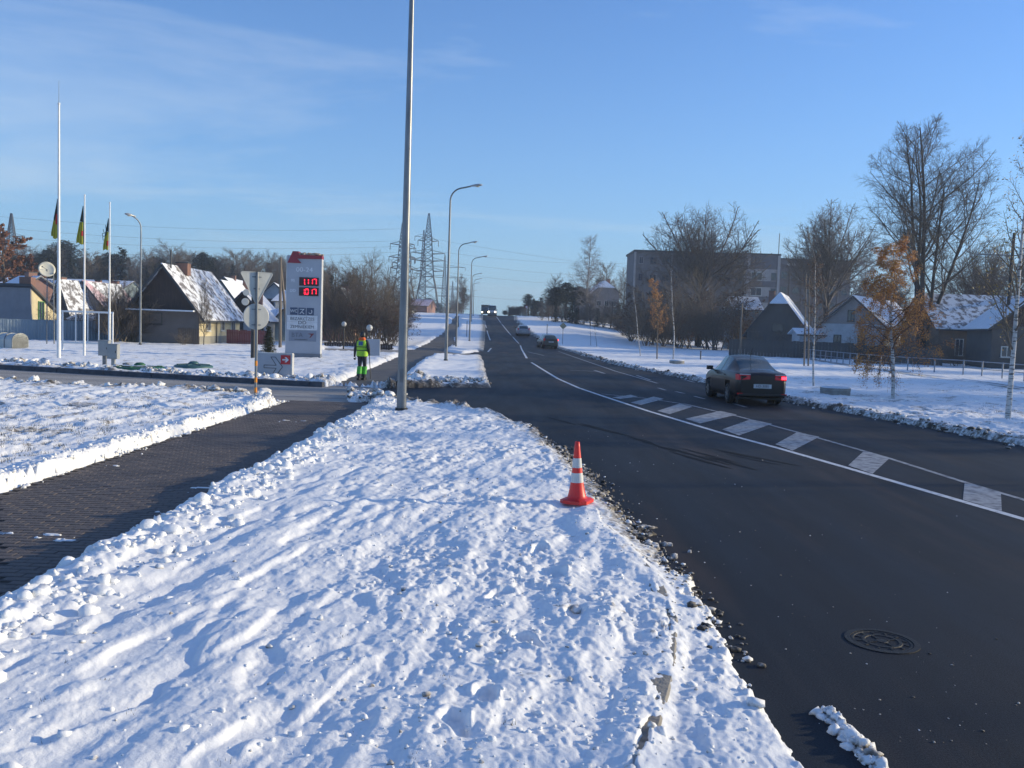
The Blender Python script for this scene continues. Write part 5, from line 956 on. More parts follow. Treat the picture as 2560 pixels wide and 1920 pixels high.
class TreeGen:
    def __init__(s, seed): s.r = random.Random(seed); s.tk = [([], []), ([], [])]; s.leaf = []
    def seg(s, a, b, ra, rb, n, which):
        d = (b - a); 
        if d.length < 1e-5: return
        d.normalize(); x = d.orthogonal().normalized(); y = d.cross(x); V, F = s.tk[which]; i0 = len(V)
        for p, r in ((a, ra), (b, rb)):
            for j in range(n):
                t = 2 * math.pi * j / n; V.append(tuple(p + (x * math.cos(t) + y * math.sin(t)) * r))
        for j in range(n): F.append((i0 + j, i0 + (j + 1) % n, i0 + n + (j + 1) % n, i0 + n + j))
    def grow(s, p, d, L_, r, lv, P):
        env = P.get('env'); ns = P['seg'][lv]; n = P['sides'][lv]; wob = P['wob'][lv]; grav = P['grav'][lv]; cur = p.copy(); dr = d.copy(); which = 0 if lv <= P.get('trunk_lv', 0) else 1
        rt = r; tip = P['taper'][lv]; kids = P['kids'][lv] if lv < len(P['kids']) else 0; start = P['start'][lv] if lv < len(P['start']) else 0
        pts = [(cur.copy(), dr.copy(), rt)]
        for i in range(ns):
            dr = (dr + Vector((s.r.gauss(0, wob), s.r.gauss(0, wob), s.r.gauss(0, wob) * .6 + grav))).normalized(); nx = cur + dr * (L_ / ns); r2 = r * (1 - (1 - tip) * (i + 1) / ns)
            s.seg(cur, nx, rt, r2, n, which); cur = nx; rt = r2; pts.append((cur.copy(), dr.copy(), rt))
            if env and lv and ((cur.x ** 2 + cur.y ** 2) / env[1] ** 2 + ((cur.z - env[0]) / env[2]) ** 2) > 1 + .12 * math.sin(cur.x * 1.7 + cur.z * 1.3) * math.sin(cur.y * 1.9) + s.r.gauss(0, .05): kids = kids * (i + 1) // ns; ns = i + 1; break
        if kids:
            for k in range(kids):
                t = start + (1 - start) * (k + s.r.random() * .8) / kids; t = min(.995, t); i = min(ns - 1, int(t * ns)); f = t * ns - i; pa, da, ra = pts[i]; pb, db, rb = pts[i + 1]; q = pa.lerp(pb, f); dd = da
                ang = R(s.r.uniform(*P['ang'][lv])); az = k * 2.4 + s.r.random() * .9; side = dd.orthogonal().normalized(); side = (Matrix.Rotation(az, 3, dd) @ side); nd = (dd * math.cos(ang) + side * math.sin(ang)).normalized()
                sh = P['shape'](t) if lv == 0 else (1.05 - .55 * t); ll = L_ * P['len'][lv] * sh * s.r.uniform(.75, 1.2); rr = min(ra * .75, max(P['rmin'], (ra * (1 - f) + rb * f) * P['rr'][lv]))
                s.grow(q, nd, ll, rr, lv + 1, P)
        if lv >= P.get('leaflv', 99):
            for k in range(P['leafn']):
                t = s.r.random(); i = min(ns - 1, int(t * ns)); q = pts[i][0].lerp(pts[i + 1][0], t * ns - i) + Vector((s.r.gauss(0, .05), s.r.gauss(0, .05), s.r.gauss(0, .05) - .02)); 
                if q.z < P.get('leafmin', -1): continue
                sz_ = P['leafs'] * s.r.uniform(.6, 1.3); u = Vector((s.r.gauss(0, 1), s.r.gauss(0, 1), s.r.gauss(0, 1))).normalized(); v = u.orthogonal().normalized(); s.leaf.append((q, u * sz_, v * sz_ * .7))
    def meshes(s, nm, mats, leafm=None):
        r = []
        for (V, F), n, m in zip(s.tk, ('trunk', 'crown'), mats):
            if V: r.append((n, fast_mesh(nm + '_' + n, V, F, m)))
        if s.leaf:
            V = []; F = []
            for q, u, v in s.leaf: i = len(V); V += [tuple(q - u), tuple(q + v), tuple(q + u), tuple(q - v)]; F.append((i, i + 1, i + 2, i + 3))
            r.append(('leaves', fast_mesh(nm + '_leaves', V, F, leafm, False)))
        return r
up = Vector((0, 0, 1))
def P_(**k):
    d = dict(seg=[8, 5, 4, 3, 2], sides=[8, 5, 3, 3, 3], wob=[.05, .10, .13, .15, .2], grav=[0, .05, .03, 0, 0], taper=[.2, .25, .3, .4, .5], kids=[14, 8, 7, 5], start=[.25, .2, .15, .1], ang=[(35, 60), (25, 55), (25, 55), (25, 60)], len=[.5, .5, .5, .55], rr=[.5, .5, .5, .6], rmin=.012, shape=lambda t: 1.05 - .6 * t); d.update(k); return d
PROTO = {}
def proto(key, H, P, seed, mats, trunks=1, spread=0, leafm=None, r=None, dirs=None, h0=1.0):
    g = TreeGen(seed); r = r or H * .016
    for k in range(trunks):
        d = dirs[k] if dirs else Vector((g.r.gauss(0, spread), g.r.gauss(0, spread), 1)).normalized()
        g.grow(Vector((g.r.gauss(0, .06) * trunks * .4, g.r.gauss(0, .06) * trunks * .4, -.2)), Vector(d).normalized(), H * h0 * (1 if k == 0 else g.r.uniform(.7, .97)), r * (1 if k == 0 else .8), 0, P)
    ms = g.meshes(key, mats, leafm); PROTO[key] = (H, ms, sum(len(m.polygons) for _, m in ms))
# kinds
broad = P_(seg=[7, 7, 5, 3, 2], kids=[18, 11, 9, 7], start=[.16, .2, .12, .1], ang=[(30, 68), (22, 50), (25, 55), (25, 60)], len=[.56, .46, .48, .5], grav=[0, .07, .04, .02, 0], shape=lambda t: 1.05 - .60 * t, rmin=.034, taper=[.35, .3, .35, .5, .6])
dome = P_(env=(11.2, 8.8, 9.9), seg=[5, 8, 6, 4, 3], kids=[26, 13, 9, 6], start=[.55, .22, .12, .1], ang=[(8, 70), (22, 60), (25, 55), (25, 60)], len=[1.35, .46, .46, .5], grav=[0, .012, .02, .01, 0], wob=[.03, .07, .11, .14, .2], shape=lambda t: 1.0, rmin=.036, taper=[.75, .25, .35, .5, .6], rr=[.42, .5, .5, .6])
proto('broad_tree_a', 21, dome, 3, (MB_DARK, MB_GREY), r=.5, h0=.44); dome = dict(dome, env=(10.2, 7.9, 8.9)); proto('broad_tree_b', 19, dome, 8, (MB_DARK, MB_GREY), r=.46, h0=.44)
tallp = P_(env=(14.2, 7.6, 10.4), seg=[10, 8, 4, 3, 2], kids=[17, 10, 8, 6], start=[.34, .2, .12, .1], ang=[(24, 60), (24, 55), (25, 55), (25, 60)], len=[.40, .46, .46, .5], grav=[.01, .06, .04, .02, 0], wob=[.035, .07, .11, .14, .2], shape=lambda t: 1.05 - .5 * t, rmin=.017, taper=[.18, .25, .35, .5, .6])
D = [Vector((-.02, 0, 1)), Vector((-.17, .03, 1)), Vector((.07, -.02, 1)), Vector((-.08, .05, 1)), Vector((.13, .0, 1))]
proto('multi_stem_tree', 24.5, tallp, 12, (MB_DARK, barkm('brown_grey_twigs', (.11, .085, .07), (.075, .06, .05))), 5, dirs=D, r=.30)
fuzzy = P_(seg=[6, 5, 4, 2], kids=[22, 14, 12], start=[.14, .1, .08], len=[.46, .5, .5], rmin=.04, ang=[(25, 55), (22, 50), (25, 55)], sides=[5, 3, 3, 3], grav=[0, .05, .03, 0])
for i in range(3): proto('bare_tree_%d' % i, 13, fuzzy, 20 + i, (MB_DARK, (MB_GREY, MB_BROWN, MB_GREY)[i]))
proto('pale_birch', 15, P_(seg=[8, 5, 4, 2], kids=[34, 13, 11], start=[.15, .1, .08], len=[.34, .48, .6], rmin=.03, ang=[(35, 60), (25, 50), (25, 55)], sides=[5, 3, 3, 3], grav=[0, .03, -.12, -.2], shape=lambda t: 1.15 - .85 * t), 31, (MB_GREY, MB_FROST), r=.14)
shrub = P_(seg=[5, 4, 3, 2], kids=[12, 8, 7], start=[.15, .1, .1], len=[.42, .45, .5], rmin=.013, ang=[(18, 45), (20, 50), (25, 55)], sides=[4, 3, 3, 3], grav=[.02, .05, .02, 0], wob=[.09, .12, .15, .2])
for i in range(3): proto('bare_shrub_%d' % i, 7, shrub, 40 + i, (MB_BROWN, (MB_BROWN, MB_GREY, MB_BROWN)[i]), 7, .22, r=.055)
proto('leafy_shrub', 5, P_(seg=[5, 4, 3, 2], kids=[9, 6, 4], start=[.1, .1, .1], len=[.45, .45, .5], rmin=.012, sides=[4, 3, 3, 3], leaflv=3, leafn=2, leafs=.055), 46, (MB_BROWN, MB_BROWN), 6, .3, M_LBROWN, r=.04)
birch = dict(seg=[9, 6, 5, 5], kids=[34, 9, 6], start=[.24, .1, .1], len=[.29, .5, .9], rmin=.0045, ang=[(40, 80), (25, 60), (20, 50)], sides=[7, 4, 3, 3], grav=[0, -.03, -.30, -.5], wob=[.035, .08, .12, .10], taper=[.15, .2, .3, .5])
proto('orange_birch', 5.8, P_(**birch, leaflv=3, leafn=11, leafs=.026, shape=lambda t: 1.3 - 1.02 * t), 51, (MB_BIRCH, barkm('reddish_twigs', (.13, .07, .05), (.09, .05, .04))), leafm=M_LORANGE, r=.065)
proto('sparse_birch', 8.2, P_(seg=[10, 6, 4, 3], kids=[30, 8, 5], start=[.22, .15, .1], len=[.24, .42, .5], rmin=.005, ang=[(25, 50), (25, 50), (25, 50)], sides=[8, 4, 3, 3], grav=[0, .05, .02, -.05], wob=[.02, .07, .1, .12], taper=[.12, .2, .3, .5], leaflv=3, leafn=1, leafs=.034, leafmin=2.0, shape=lambda t: 1.2 - .85 * t), 57, (MB_BIRCH, MB_BROWN), leafm=M_LYEL, r=.085)
for i in range(3): proto('young_birch_%d' % i, 6.6, P_(seg=[9, 5, 3, 2], kids=[26, 7, 5], start=[.32, .15, .1], len=[.20, .45, .6], rmin=.010, ang=[(30, 55), (25, 50), (25, 50)], sides=[5, 3, 3, 3], grav=[0, .04, -.05, -.1], wob=[.035, .07, .1, .12], taper=[.15, .2, .3, .5], leaflv=2, leafn=(0, 2, 1)[i], leafs=.035, shape=lambda t: 1.2 - .85 * t), 60 + i, (MB_BIRCH if i != 1 else MB_BROWN, MB_BROWN), leafm=M_LBROWN if i == 2 else M_LORANGE, r=.06)
proto('sapling', 3.2, P_(seg=[6, 3], kids=[12], start=[.4], len=[.22], rmin=.008, sides=[5, 3], ang=[(25, 45)], grav=[0, .05]), 66, (MB_BROWN, MB_BROWN), r=.028)
proto('autumn_oak', 12, P_(seg=[6, 5, 4, 2], kids=[13, 9, 7], start=[.2, .15, .1], len=[.5, .48, .5], rmin=.03, sides=[6, 3, 3, 3], leaflv=2, leafn=7, leafs=.17), 70, (MB_DARK, MB_BROWN), leafm=mat('rusty_leaf', (.25, .10, .045), .75, (.13, .06, .03), 1.5), r=.3)
def conifer(key, H, seed, dense=1.0, rad=.2, m=M_NEEDLE, pine=False):
    r = random.Random(seed); V = []; F = []
    def tuft(c, u, l, w):
        v = u.cross(up); v = v.normalized() if v.length > .01 else Vector((1, 0, 0)); i = len(V); q = c + u * l; V.extend([tuple(c + v * w * .5), tuple(c - v * w * .5), tuple(q + Vector((0, 0, -.2 * w)))]); F.append((i, i + 1, i + 2))
    n = int(46 * dense)
    for k in range(n):
        t = (k + r.random()) / n; z = H * ((.45 + .55 * t) if pine else (.06 + .93 * t)); rr = H * rad * ((1 - (2 * t - .9) ** 2 * .9) ** .5 if pine and abs(2 * t - .9) < 1.05 else (1 - t) ** .8 if not pine else .2) * r.uniform(.7, 1.15)
        for j in range(int(7 * dense)):
            a = r.random() * 6.28; L_ = rr * r.uniform(.6, 1.1); dd = Vector((math.cos(a), math.sin(a), (.25 if pine else -.18))).normalized(); m_ = max(2, int(L_ / (H * .022)))
            for q in range(m_):
                f = (q + .5) / m_
                if f < .2 and not pine: continue
                c = Vector((0, 0, z)) + dd * L_ * f + Vector((r.gauss(0, 1), r.gauss(0, 1), r.gauss(0, .7))) * H * .014
                for w_ in range(3): tuft(c + Vector((r.gauss(0, 1), r.gauss(0, 1), r.gauss(0, .7))) * H * .012, (dd + Vector((r.gauss(0, .7), r.gauss(0, .7), r.gauss(0, .5)))).normalized(), H * .03 * r.uniform(.7, 1.4), H * .026)
    me = fast_mesh(key + '_crown', V, F, m, False); g = TreeGen(seed); g.grow(Vector((0, 0, -.3)), up, H * .96, H * .014, 0, P_(seg=[8], kids=[0], wob=[.02]))
    g.tk[1] = [[], []]; ms = g.meshes(key, (MB_DARK, MB_DARK)); PROTO[key] = (H, ms + [('crown', me)], len(F))
conifer('spruce_a', 14, 1); conifer('spruce_b', 13, 2, .9, .16); conifer('pine_a', 14, 3, 1.0, .22, M_NEEDLE, True); conifer('pine_b', 13, 4, .9, .18, M_NEEDLE, True); conifer('thuja', 2.6, 5, 1.25, .2, M_NEEDLB)
TRI = 0
def plant(key, x, y, H, lb, cat='tree', group=None, rz=0, name=None, zoff=0, wide=1.0, lean=None):
    h, ms, n = PROTO[key]; z = gz(x, y, .02 + zoff)
    if y < 45: z = sz(x, y) - .03
    e = empty(name or 'bare_tree', (x, y, z), rz, lb, cat, group); s = H / h; e.scale = (s * wide, s * wide, s)
    if lean: e.rotation_euler = (lean[0], lean[1], rz)
    for pn, me in ms: o = link(pn, me, e)
    return e
def plant_px(key, xd, yb, yt, lb, **k):
    Y = k.pop('Y', None)
    if Y is None: p = G(xd, yb, .03)
    else: p = at(xd, yb, Y)
    return plant(key, p.x, p.y, at(xd, yt, p.y).z - gz(p.x, p.y, 0), lb, **k)
LMS = [(12, 'the rusty oak at the border'), (52, 'the smaller rusty oak'), (103, 'the round dish'), (132, 'the tallest flagpole'), (184, 'the middle flagpole'), (237, 'the right-hand flagpole'), (300, 'the lamp post by the metal fence'), (355, 'the gable of the yellow house'), (410, 'the roof of the yellow house'), (470, 'the pale blue house'), (520, 'the house above the red fence'), (553, 'the give way sign'), (607, 'the braced wooden pole'), (655, 'the price board'), (725, 'the left end of the thicket'), (765, 'the middle of the thicket'), (805, 'the globe lamp'), (845, 'the right end of the thicket'), (868, 'the two dense masts'), (921, 'the large lattice mast'), (975, 'the second lamp post'), (1100, 'the bus shelter'), (1140, 'the far round sign'), (1182, 'the dark hatchback'), (1215, 'the diamond sign'), (1268, 'the tall pale birch'), (1320, 'the pale three-storey house'), (1365, 'the left corner of the apartment block'), (1384, 'the leaning young birch'), (1419, 'the brownish young tree'), (1455, 'the white-stemmed young birch'), (1508, 'the large round-crowned tree'), (1600, 'the slim dark pole'), (1635, 'the right end of the grey block'), (1680, 'the clipped snowy ridge'), (1757, 'the slender brownish tree'), (1840, 'the white gabled house'), (1928, 'the orange birch'), (2012, 'the huge multi-stem tree'), (2110, 'the long dark house'), (2175, 'the tall thin birch')]
_cnt = {}; ORD = ['first', 'second', 'third', 'fourth', 'fifth', 'sixth', 'seventh', 'eighth', 'ninth']
def lm(xd, kind):
    n = min(LMS, key=lambda a: abs(a[0] - xd))[1]; k = _cnt[(kind, n)] = _cnt.get((kind, n), 0) + 1; return '%s %s, by %s' % (ORD[min(8, k - 1)], kind, n)
# right verge young trees
plant_px('orange_birch', 1928, 865, 512, 'young birch with hanging orange leaves behind the dark car', name='birch_tree', wide=1.12)
plant_px('sparse_birch', 2174, 912, 296, 'tall thin birch with a few yellow leaves at the right border', name='birch_tree')
plant_px('young_birch_2', 1757, 838, 560, 'slender brownish young tree left of the concrete ring', name='young_tree')
plant_px('young_birch_0', 1384, 771, 618, 'leaning slim young birch, leftmost of three near the small concrete ring', name='young_tree', lean=(0, R(-6)))
plant_px('young_birch_1', 1419, 778, 602, 'brownish young tree in the middle of three near the small concrete ring', name='young_tree')
plant_px('young_birch_0', 1455, 778, 578, 'white-stemmed young birch right beside the small concrete ring', name='young_tree', rz=2)
plant_px('sapling', 1276, 747, 690, 'thin bare sapling in the snow right of the diamond sign, left one of two', name='sapling'); plant_px('sapling', 1290, 750, 688, 'thin bare sapling in the snow right of the diamond sign, right one of two', name='sapling', rz=1)
p = G(1513, 778, .05); tag(MB().tube([(p.x, p.y, p.z - .1), (p.x, p.y, p.z + .75)], .05, 6).build('wooden_stake', M_WOODPOLE), 'short dark stake in the snow right of the small concrete ring', 'stake')
# big trees at the right
p = at(1990, 786, 86); plant('multi_stem_tree', p.x, 86, at(2012, 262, 86).z - gz(p.x, 86, 0), 'huge bare tree of several upright stems towering over the right-hand houses', rz=0, wide=1.14)
plant_px('broad_tree_a', 1508, 745, 430, 'large round-crowned bare tree in front of the apartment block', Y=138, wide=1.0); plant_px('broad_tree_b', 1782, 750, 438, 'round-crowned bare tree before the lower block', Y=130, rz=1.5, wide=.82)
plant_px('broad_tree_b', 2120, 760, 520, 'wide bare tree behind the long house at the right', Y=112, rz=3); plant_px('broad_tree_a', 2260, 790, 470, 'bare tree at the right border behind the leaning pole', Y=100, rz=2)
plant_px('broad_tree_a', 1912, 770, 585, 'smaller bare tree behind the white gabled house', Y=120, rz=4); plant_px('pale_birch', 1850, 760, 560, 'pale bare birch between the lower block and the white house', Y=118)
# bushes on the right in front of the block
rg = random.Random(2)
for i in range(15):
    xd = 1352 + i * 20 + rg.uniform(-8, 8); Yv = rg.uniform(112, 134); yt = 640 + rg.uniform(-35, 35) - 18 * math.sin((xd - 1352) / 300 * 3.14)
    plant_px(('bare_shrub_0', 'bare_shrub_1', 'bare_shrub_2', 'leafy_shrub')[i % 4], xd, 745, yt, lm(xd, 'thicket bush before the apartment block'), Y=Yv, cat='bush', group='bushes in the thicket before the apartment block', rz=i * 1.3, name='bush', wide=1.5)
for i in range(14):
    xd = 1640 + i * 42 + rg.uniform(-12, 12); Yv = 100 if xd < 1850 else 78; 
    plant_px('bare_shrub_%d' % (i % 3), xd, 770, 700 + rg.uniform(-16, 22) + (xd - 1640) * .05, lm(xd, 'low bare bush before the right-hand houses'), Y=Yv + rg.uniform(-3, 3), cat='bush', group='low bushes before the right-hand houses', rz=i * 1.7, name='bush', wide=1.6)
for i in range(9):
    xd = 1345 + i * 13; plant_px('bare_shrub_%d' % (i % 3), xd, 722, 672 + rg.uniform(-8, 12), lm(xd, 'low dark hedge bush'), Y=150 - i * 2, cat='bush', group='hedge bushes at the foot of the thicket', rz=i, name='bush', wide=2.0)
# far trees centre-right
T = [(1268, 512, 195, 'pale_birch', 'tall pale bare birch standing over the dark pines in the middle', .9), (1192, 600, 190, 'bare_tree_0', 'frosted bare tree at the left end of the dark pines', .8), (1200, 622, 185, 'pine_a', 'dark pine left of the tall pale birch, front one', 1.2), (1222, 612, 190, 'pine_b', 'broad dark pine directly left of the tall pale birch', 1.3), (1250, 620, 200, 'pine_a', 'dark pine under the tall pale birch', 1.2), (1140, 636, 240, 'pine_b', 'round-topped pine standing alone above the far trees by the road', 1.1), (1152, 645, 236, 'spruce_a', 'pointed spruce right of the round-topped far pine', 1.0), (1290, 600, 215, 'spruce_b', 'dark spruce before the grey-roofed wing', 1.1), (1312, 575, 225, 'bare_tree_1', 'fine bare tree behind the pale three-storey house', .9), (1345, 590, 230, 'bare_tree_2', 'bare tree between the pale house and the apartment block', .9), (1275, 640, 180, 'bare_tree_1', 'brownish bare tree before the pale three-storey house', .8), (1236, 640, 175, 'spruce_a', 'dense dark spruce in front of the pine group', 1.3)]
for xd, yt, Y, k, lb, w in T: plant_px(k, xd, 690, yt, lb, Y=Y, name='pine_tree' if 'pine' in k else 'spruce_tree' if 'spruce' in k else 'bare_tree', rz=xd * .7, wide=w * (1.7 if k[:2] in ('pi', 'sp') else 1.15))
for i in range(16):
    xd = 1092 + i * 8.5 + rg.uniform(-2, 2); plant_px(('pine_a', 'spruce_a', 'bare_tree_1', 'spruce_b')[i % 4], xd, 690, 668 - min(22, i * 2.4) + rg.uniform(-4, 4), lm(xd, 'distant dark tree right of the crest'), Y=285 - i * 3, group='distant trees right of the crest', rz=i, name='distant_tree', wide=2.4)
for i in range(12):
    xd = 1170 + i * 15; plant_px(('bare_shrub_0', 'bare_tree_2', 'spruce_b')[i % 3], xd, 695, 660 + rg.uniform(-6, 6), lm(xd, 'undergrowth tree below the pines'), Y=178 + rg.uniform(-6, 6), group='undergrowth trees below the pines', rz=i, name='distant_tree', wide=2.0)
# tree clump beyond the lamps
plant_px('bare_tree_0', 1000, 690, 600, 'bare-topped dark tree clump behind the lamp posts at the crest', Y=250, wide=.8); plant_px('pine_b', 1000, 690, 622, 'dense dark tree directly behind the lamp posts at the crest', Y=252, wide=1.0, name='pine_tree'); plant_px('bare_shrub_1', 996, 690, 632, 'dark bush under the tree clump behind the lamp posts', Y=246, name='bush', wide=1.5, cat='bush')
# thicket left of the big lamp post
TH = [(735, 752, 590, 'bare_shrub_1'), (752, 752, 566, 'bare_shrub_0'), (772, 755, 552, 'bare_shrub_2'), (790, 752, 556, 'bare_shrub_0'), (806, 755, 560, 'bare_shrub_1'), (822, 755, 572, 'bare_shrub_2'), (840, 752, 588, 'bare_shrub_0'), (855, 755, 615, 'bare_shrub_1'), (715, 750, 620, 'bare_shrub_2'), (765, 760, 600, 'bare_shrub_1'), (800, 760, 596, 'bare_shrub_2'), (832, 758, 610, 'bare_shrub_0'), (848, 764, 640, 'leafy_shrub'), (780, 764, 640, 'leafy_shrub')]
for i, (xd, yb, yt, k) in enumerate(TH): plant_px(k, xd, yb, yt, lm(xd, 'tall bare shrub of the left thicket'), Y=rg.uniform(82, 97) if i < 11 else 81, group='shrubs in the thicket left of the big lamp post', rz=i * 1.1, name='tall_shrub', cat='shrub', wide=1.35)
for xd, yt, k, lb in ((712, 590, 'spruce_b', 'dark spruce directly right behind the price board'), (760, 596, 'pine_a', 'dark pine inside the bare thicket right of the price board'), (880, 640, 'pine_b', 'dark pines at the foot of the two dense masts'), (740, 586, 'bare_tree_1', 'bare tree behind the thicket right of the price board')): plant_px(k, xd, 740, yt, lb, Y=118, name='pine_tree' if k[0] == 'p' else 'spruce_tree' if k[0] == 's' else 'bare_tree', rz=xd, wide=1.2)
plant_px('thuja', 580, 763, 705, 'small dark green conifer bush just right of the give way post', name='conifer_bush', cat='bush', wide=1.9)
plant_px('bare_shrub_2', 396, 744, 716, 'small twiggy bush against the metal fence', name='bush', cat='bush', wide=2.4, Y=63); 
plant_px('bare_tree_1', 440, 748, 612, 'fine bare tree in front of the yellow house', Y=64.5, wide=.45)
for xd, yt, lb in ((265, 640, 'brown bare bush left before the yellow house'), (232, 652, 'bare bush below the red-roofed house'), (290, 628, 'bare twiggy bush at the left corner of the yellow house'), (190, 668, 'bare bush behind the metal fence by the middle flagpole'), (115, 660, 'dark bush behind the metal fence under the wooden gable')): plant_px('bare_shrub_%d' % (xd % 3), xd, 740, yt, lb, Y=72, name='bush', cat='bush', wide=1.5, rz=xd)
for i_, (xd, yt) in enumerate(((248, 622), (262, 606), (276, 598), (288, 612), (300, 640), (214, 660), (175, 672), (140, 668))): plant_px('bare_shrub_%d' % (i_ % 3), xd, 742, yt, lm(xd, 'tall bush').replace('by the lamp post by the metal fence', 'by the left lamp post'), Y=64.9 + i_ * .5, name='bush', cat='bush', wide=1.7, rz=xd, group='bushes behind the metal fence')
plant_px('bare_shrub_1', 95, 700, 618, 'dark leafless bush before the wide snowy roof at the left', Y=88, name='bush', cat='bush', wide=1.3); plant_px('bare_tree_2', 268, 715, 620, 'frosted bare tree right of the red roof', Y=86, wide=.9)
plant_px('autumn_oak', 12, 700, 512, 'rusty leaved oak at the left border under the lattice mast', Y=118, name='oak_tree', wide=1.15); plant_px('autumn_oak', 52, 700, 565, 'smaller rusty leaved oak right of the first one', Y=124, name='oak_tree', wide=.9, rz=2)
# the wood along the left skyline
rg = random.Random(9); sky_l = [(0, 560), (60, 535), (110, 540), (150, 535), (200, 550), (250, 545), (300, 552), (340, 545), (370, 548), (420, 545), (470, 552), (520, 556), (560, 545), (600, 560), (640, 565), (700, 575)]
for i in range(78):
    xd = -30 + i * 9.6 + rg.uniform(-4, 4); con = xd < 290 and rg.random() < .55 or rg.random() < .18; k = rg.choice(('spruce_a', 'spruce_b', 'pine_a', 'pine_b')) if con else rg.choice(('bare_tree_0', 'bare_tree_1', 'bare_tree_2')); yt = float(np.interp(xd, [a for a, b in sky_l], [b for a, b in sky_l])) + rg.uniform(0, 22)
    if i % 13 == 5: yt -= 14
    plant_px(k, xd, 680, yt, lm(xd, ('evergreen' if con else 'bare tree') + ' of the left skyline wood'), Y=rg.uniform(182, 235), group=('evergreens' if con else 'bare trees') + ' in the wood along the left skyline', rz=i * 1.9, name='conifer_tree' if con else 'bare_tree', wide=rg.uniform(1.1, 1.7))
for i in range(40):
    xd = -30 + i * 19 + rg.uniform(-5, 5); plant_px(rg.choice(('bare_shrub_0', 'spruce_b', 'bare_tree_1')), xd, 680, 612 + rg.uniform(-10, 10), lm(xd, 'low tree at the left wood edge'), Y=rg.uniform(168, 180), group='low trees at the foot of the left wood', rz=i, name='bare_tree', wide=2.2)
for i in range(14):
    xd = 872 + i * 9; plant_px(rg.choice(('pine_a', 'bare_tree_1', 'spruce_a')), xd, 680, 648 + rg.uniform(-5, 8) + max(0, i - 6) * 1.5, lm(xd, 'small distant tree on the hill'), Y=rg.uniform(340, 380), group='distant trees beneath the large mast', rz=i, name='distant_tree', wide=2.0)
print('tree mesh faces', {k: v[2] for k, v in PROTO.items()})
# ------------------------------------------------------------------ vehicles
def carpaint(n, c, r=.28): m = mat(n, c, r, tuple(v * .85 for v in c), 2, metal=.1); m.node_tree.nodes['Principled BSDF'].inputs['Coat Weight'].default_value = .25; return m
M_TYRE = mat('tyre_rubber', (.018, .018, .019), .85); M_RIM = mat('alloy_rim', (.30, .31, .32), .35, metal=.7); M_CGLASS = mat('car_glass', (.05, .085, .09), .06, (.03, .05, .055), 1, spec=.9); M_PLATE = mat('plate_white', (.62, .64, .66), .4); M_TAIL = mat('tail_lamp', (.26, .008, .014), .25, emit=((1, .02, .04), .06)); M_TAILON = mat('tail_lamp_lit', (.6, .02, .03), .25, emit=((1, .03, .06), 4)); M_HEADON = mat('headlight_lit', (.9, .85, .7), .2, emit=((1, .86, .55), 14)); M_HEAD = mat('headlight_clear', (.5, .52, .55), .1); M_CHROME = mat('chrome', (.5, .5, .5), .2, metal=1)
def catmull(xs, ys, x):
    return np.interp(x, xs, ys) if len(xs) < 3 else np.array([_cr(xs, ys, v) for v in np.atleast_1d(x)])
def _cr(X, Y, v):
    i = int(np.clip(np.searchsorted(X, v) - 1, 0, len(X) - 2)); h = X[i + 1] - X[i]; t = (v - X[i]) / h
    def m(k):
        if k <= 0: return (Y[1] - Y[0]) / (X[1] - X[0])
        if k >= len(X) - 1: return (Y[-1] - Y[-2]) / (X[-1] - X[-2])
        a = (Y[k] - Y[k - 1]) / (X[k] - X[k - 1]); b = (Y[k + 1] - Y[k]) / (X[k + 1] - X[k])
        return 0 if a * b <= 0 else 2 * a * b / (a + b)
    a, b = m(i), m(i + 1); return (2 * t ** 3 - 3 * t ** 2 + 1) * Y[i] + (t ** 3 - 2 * t ** 2 + t) * h * a + (-2 * t ** 3 + 3 * t ** 2) * Y[i + 1] + (t ** 3 - t ** 2) * h * b
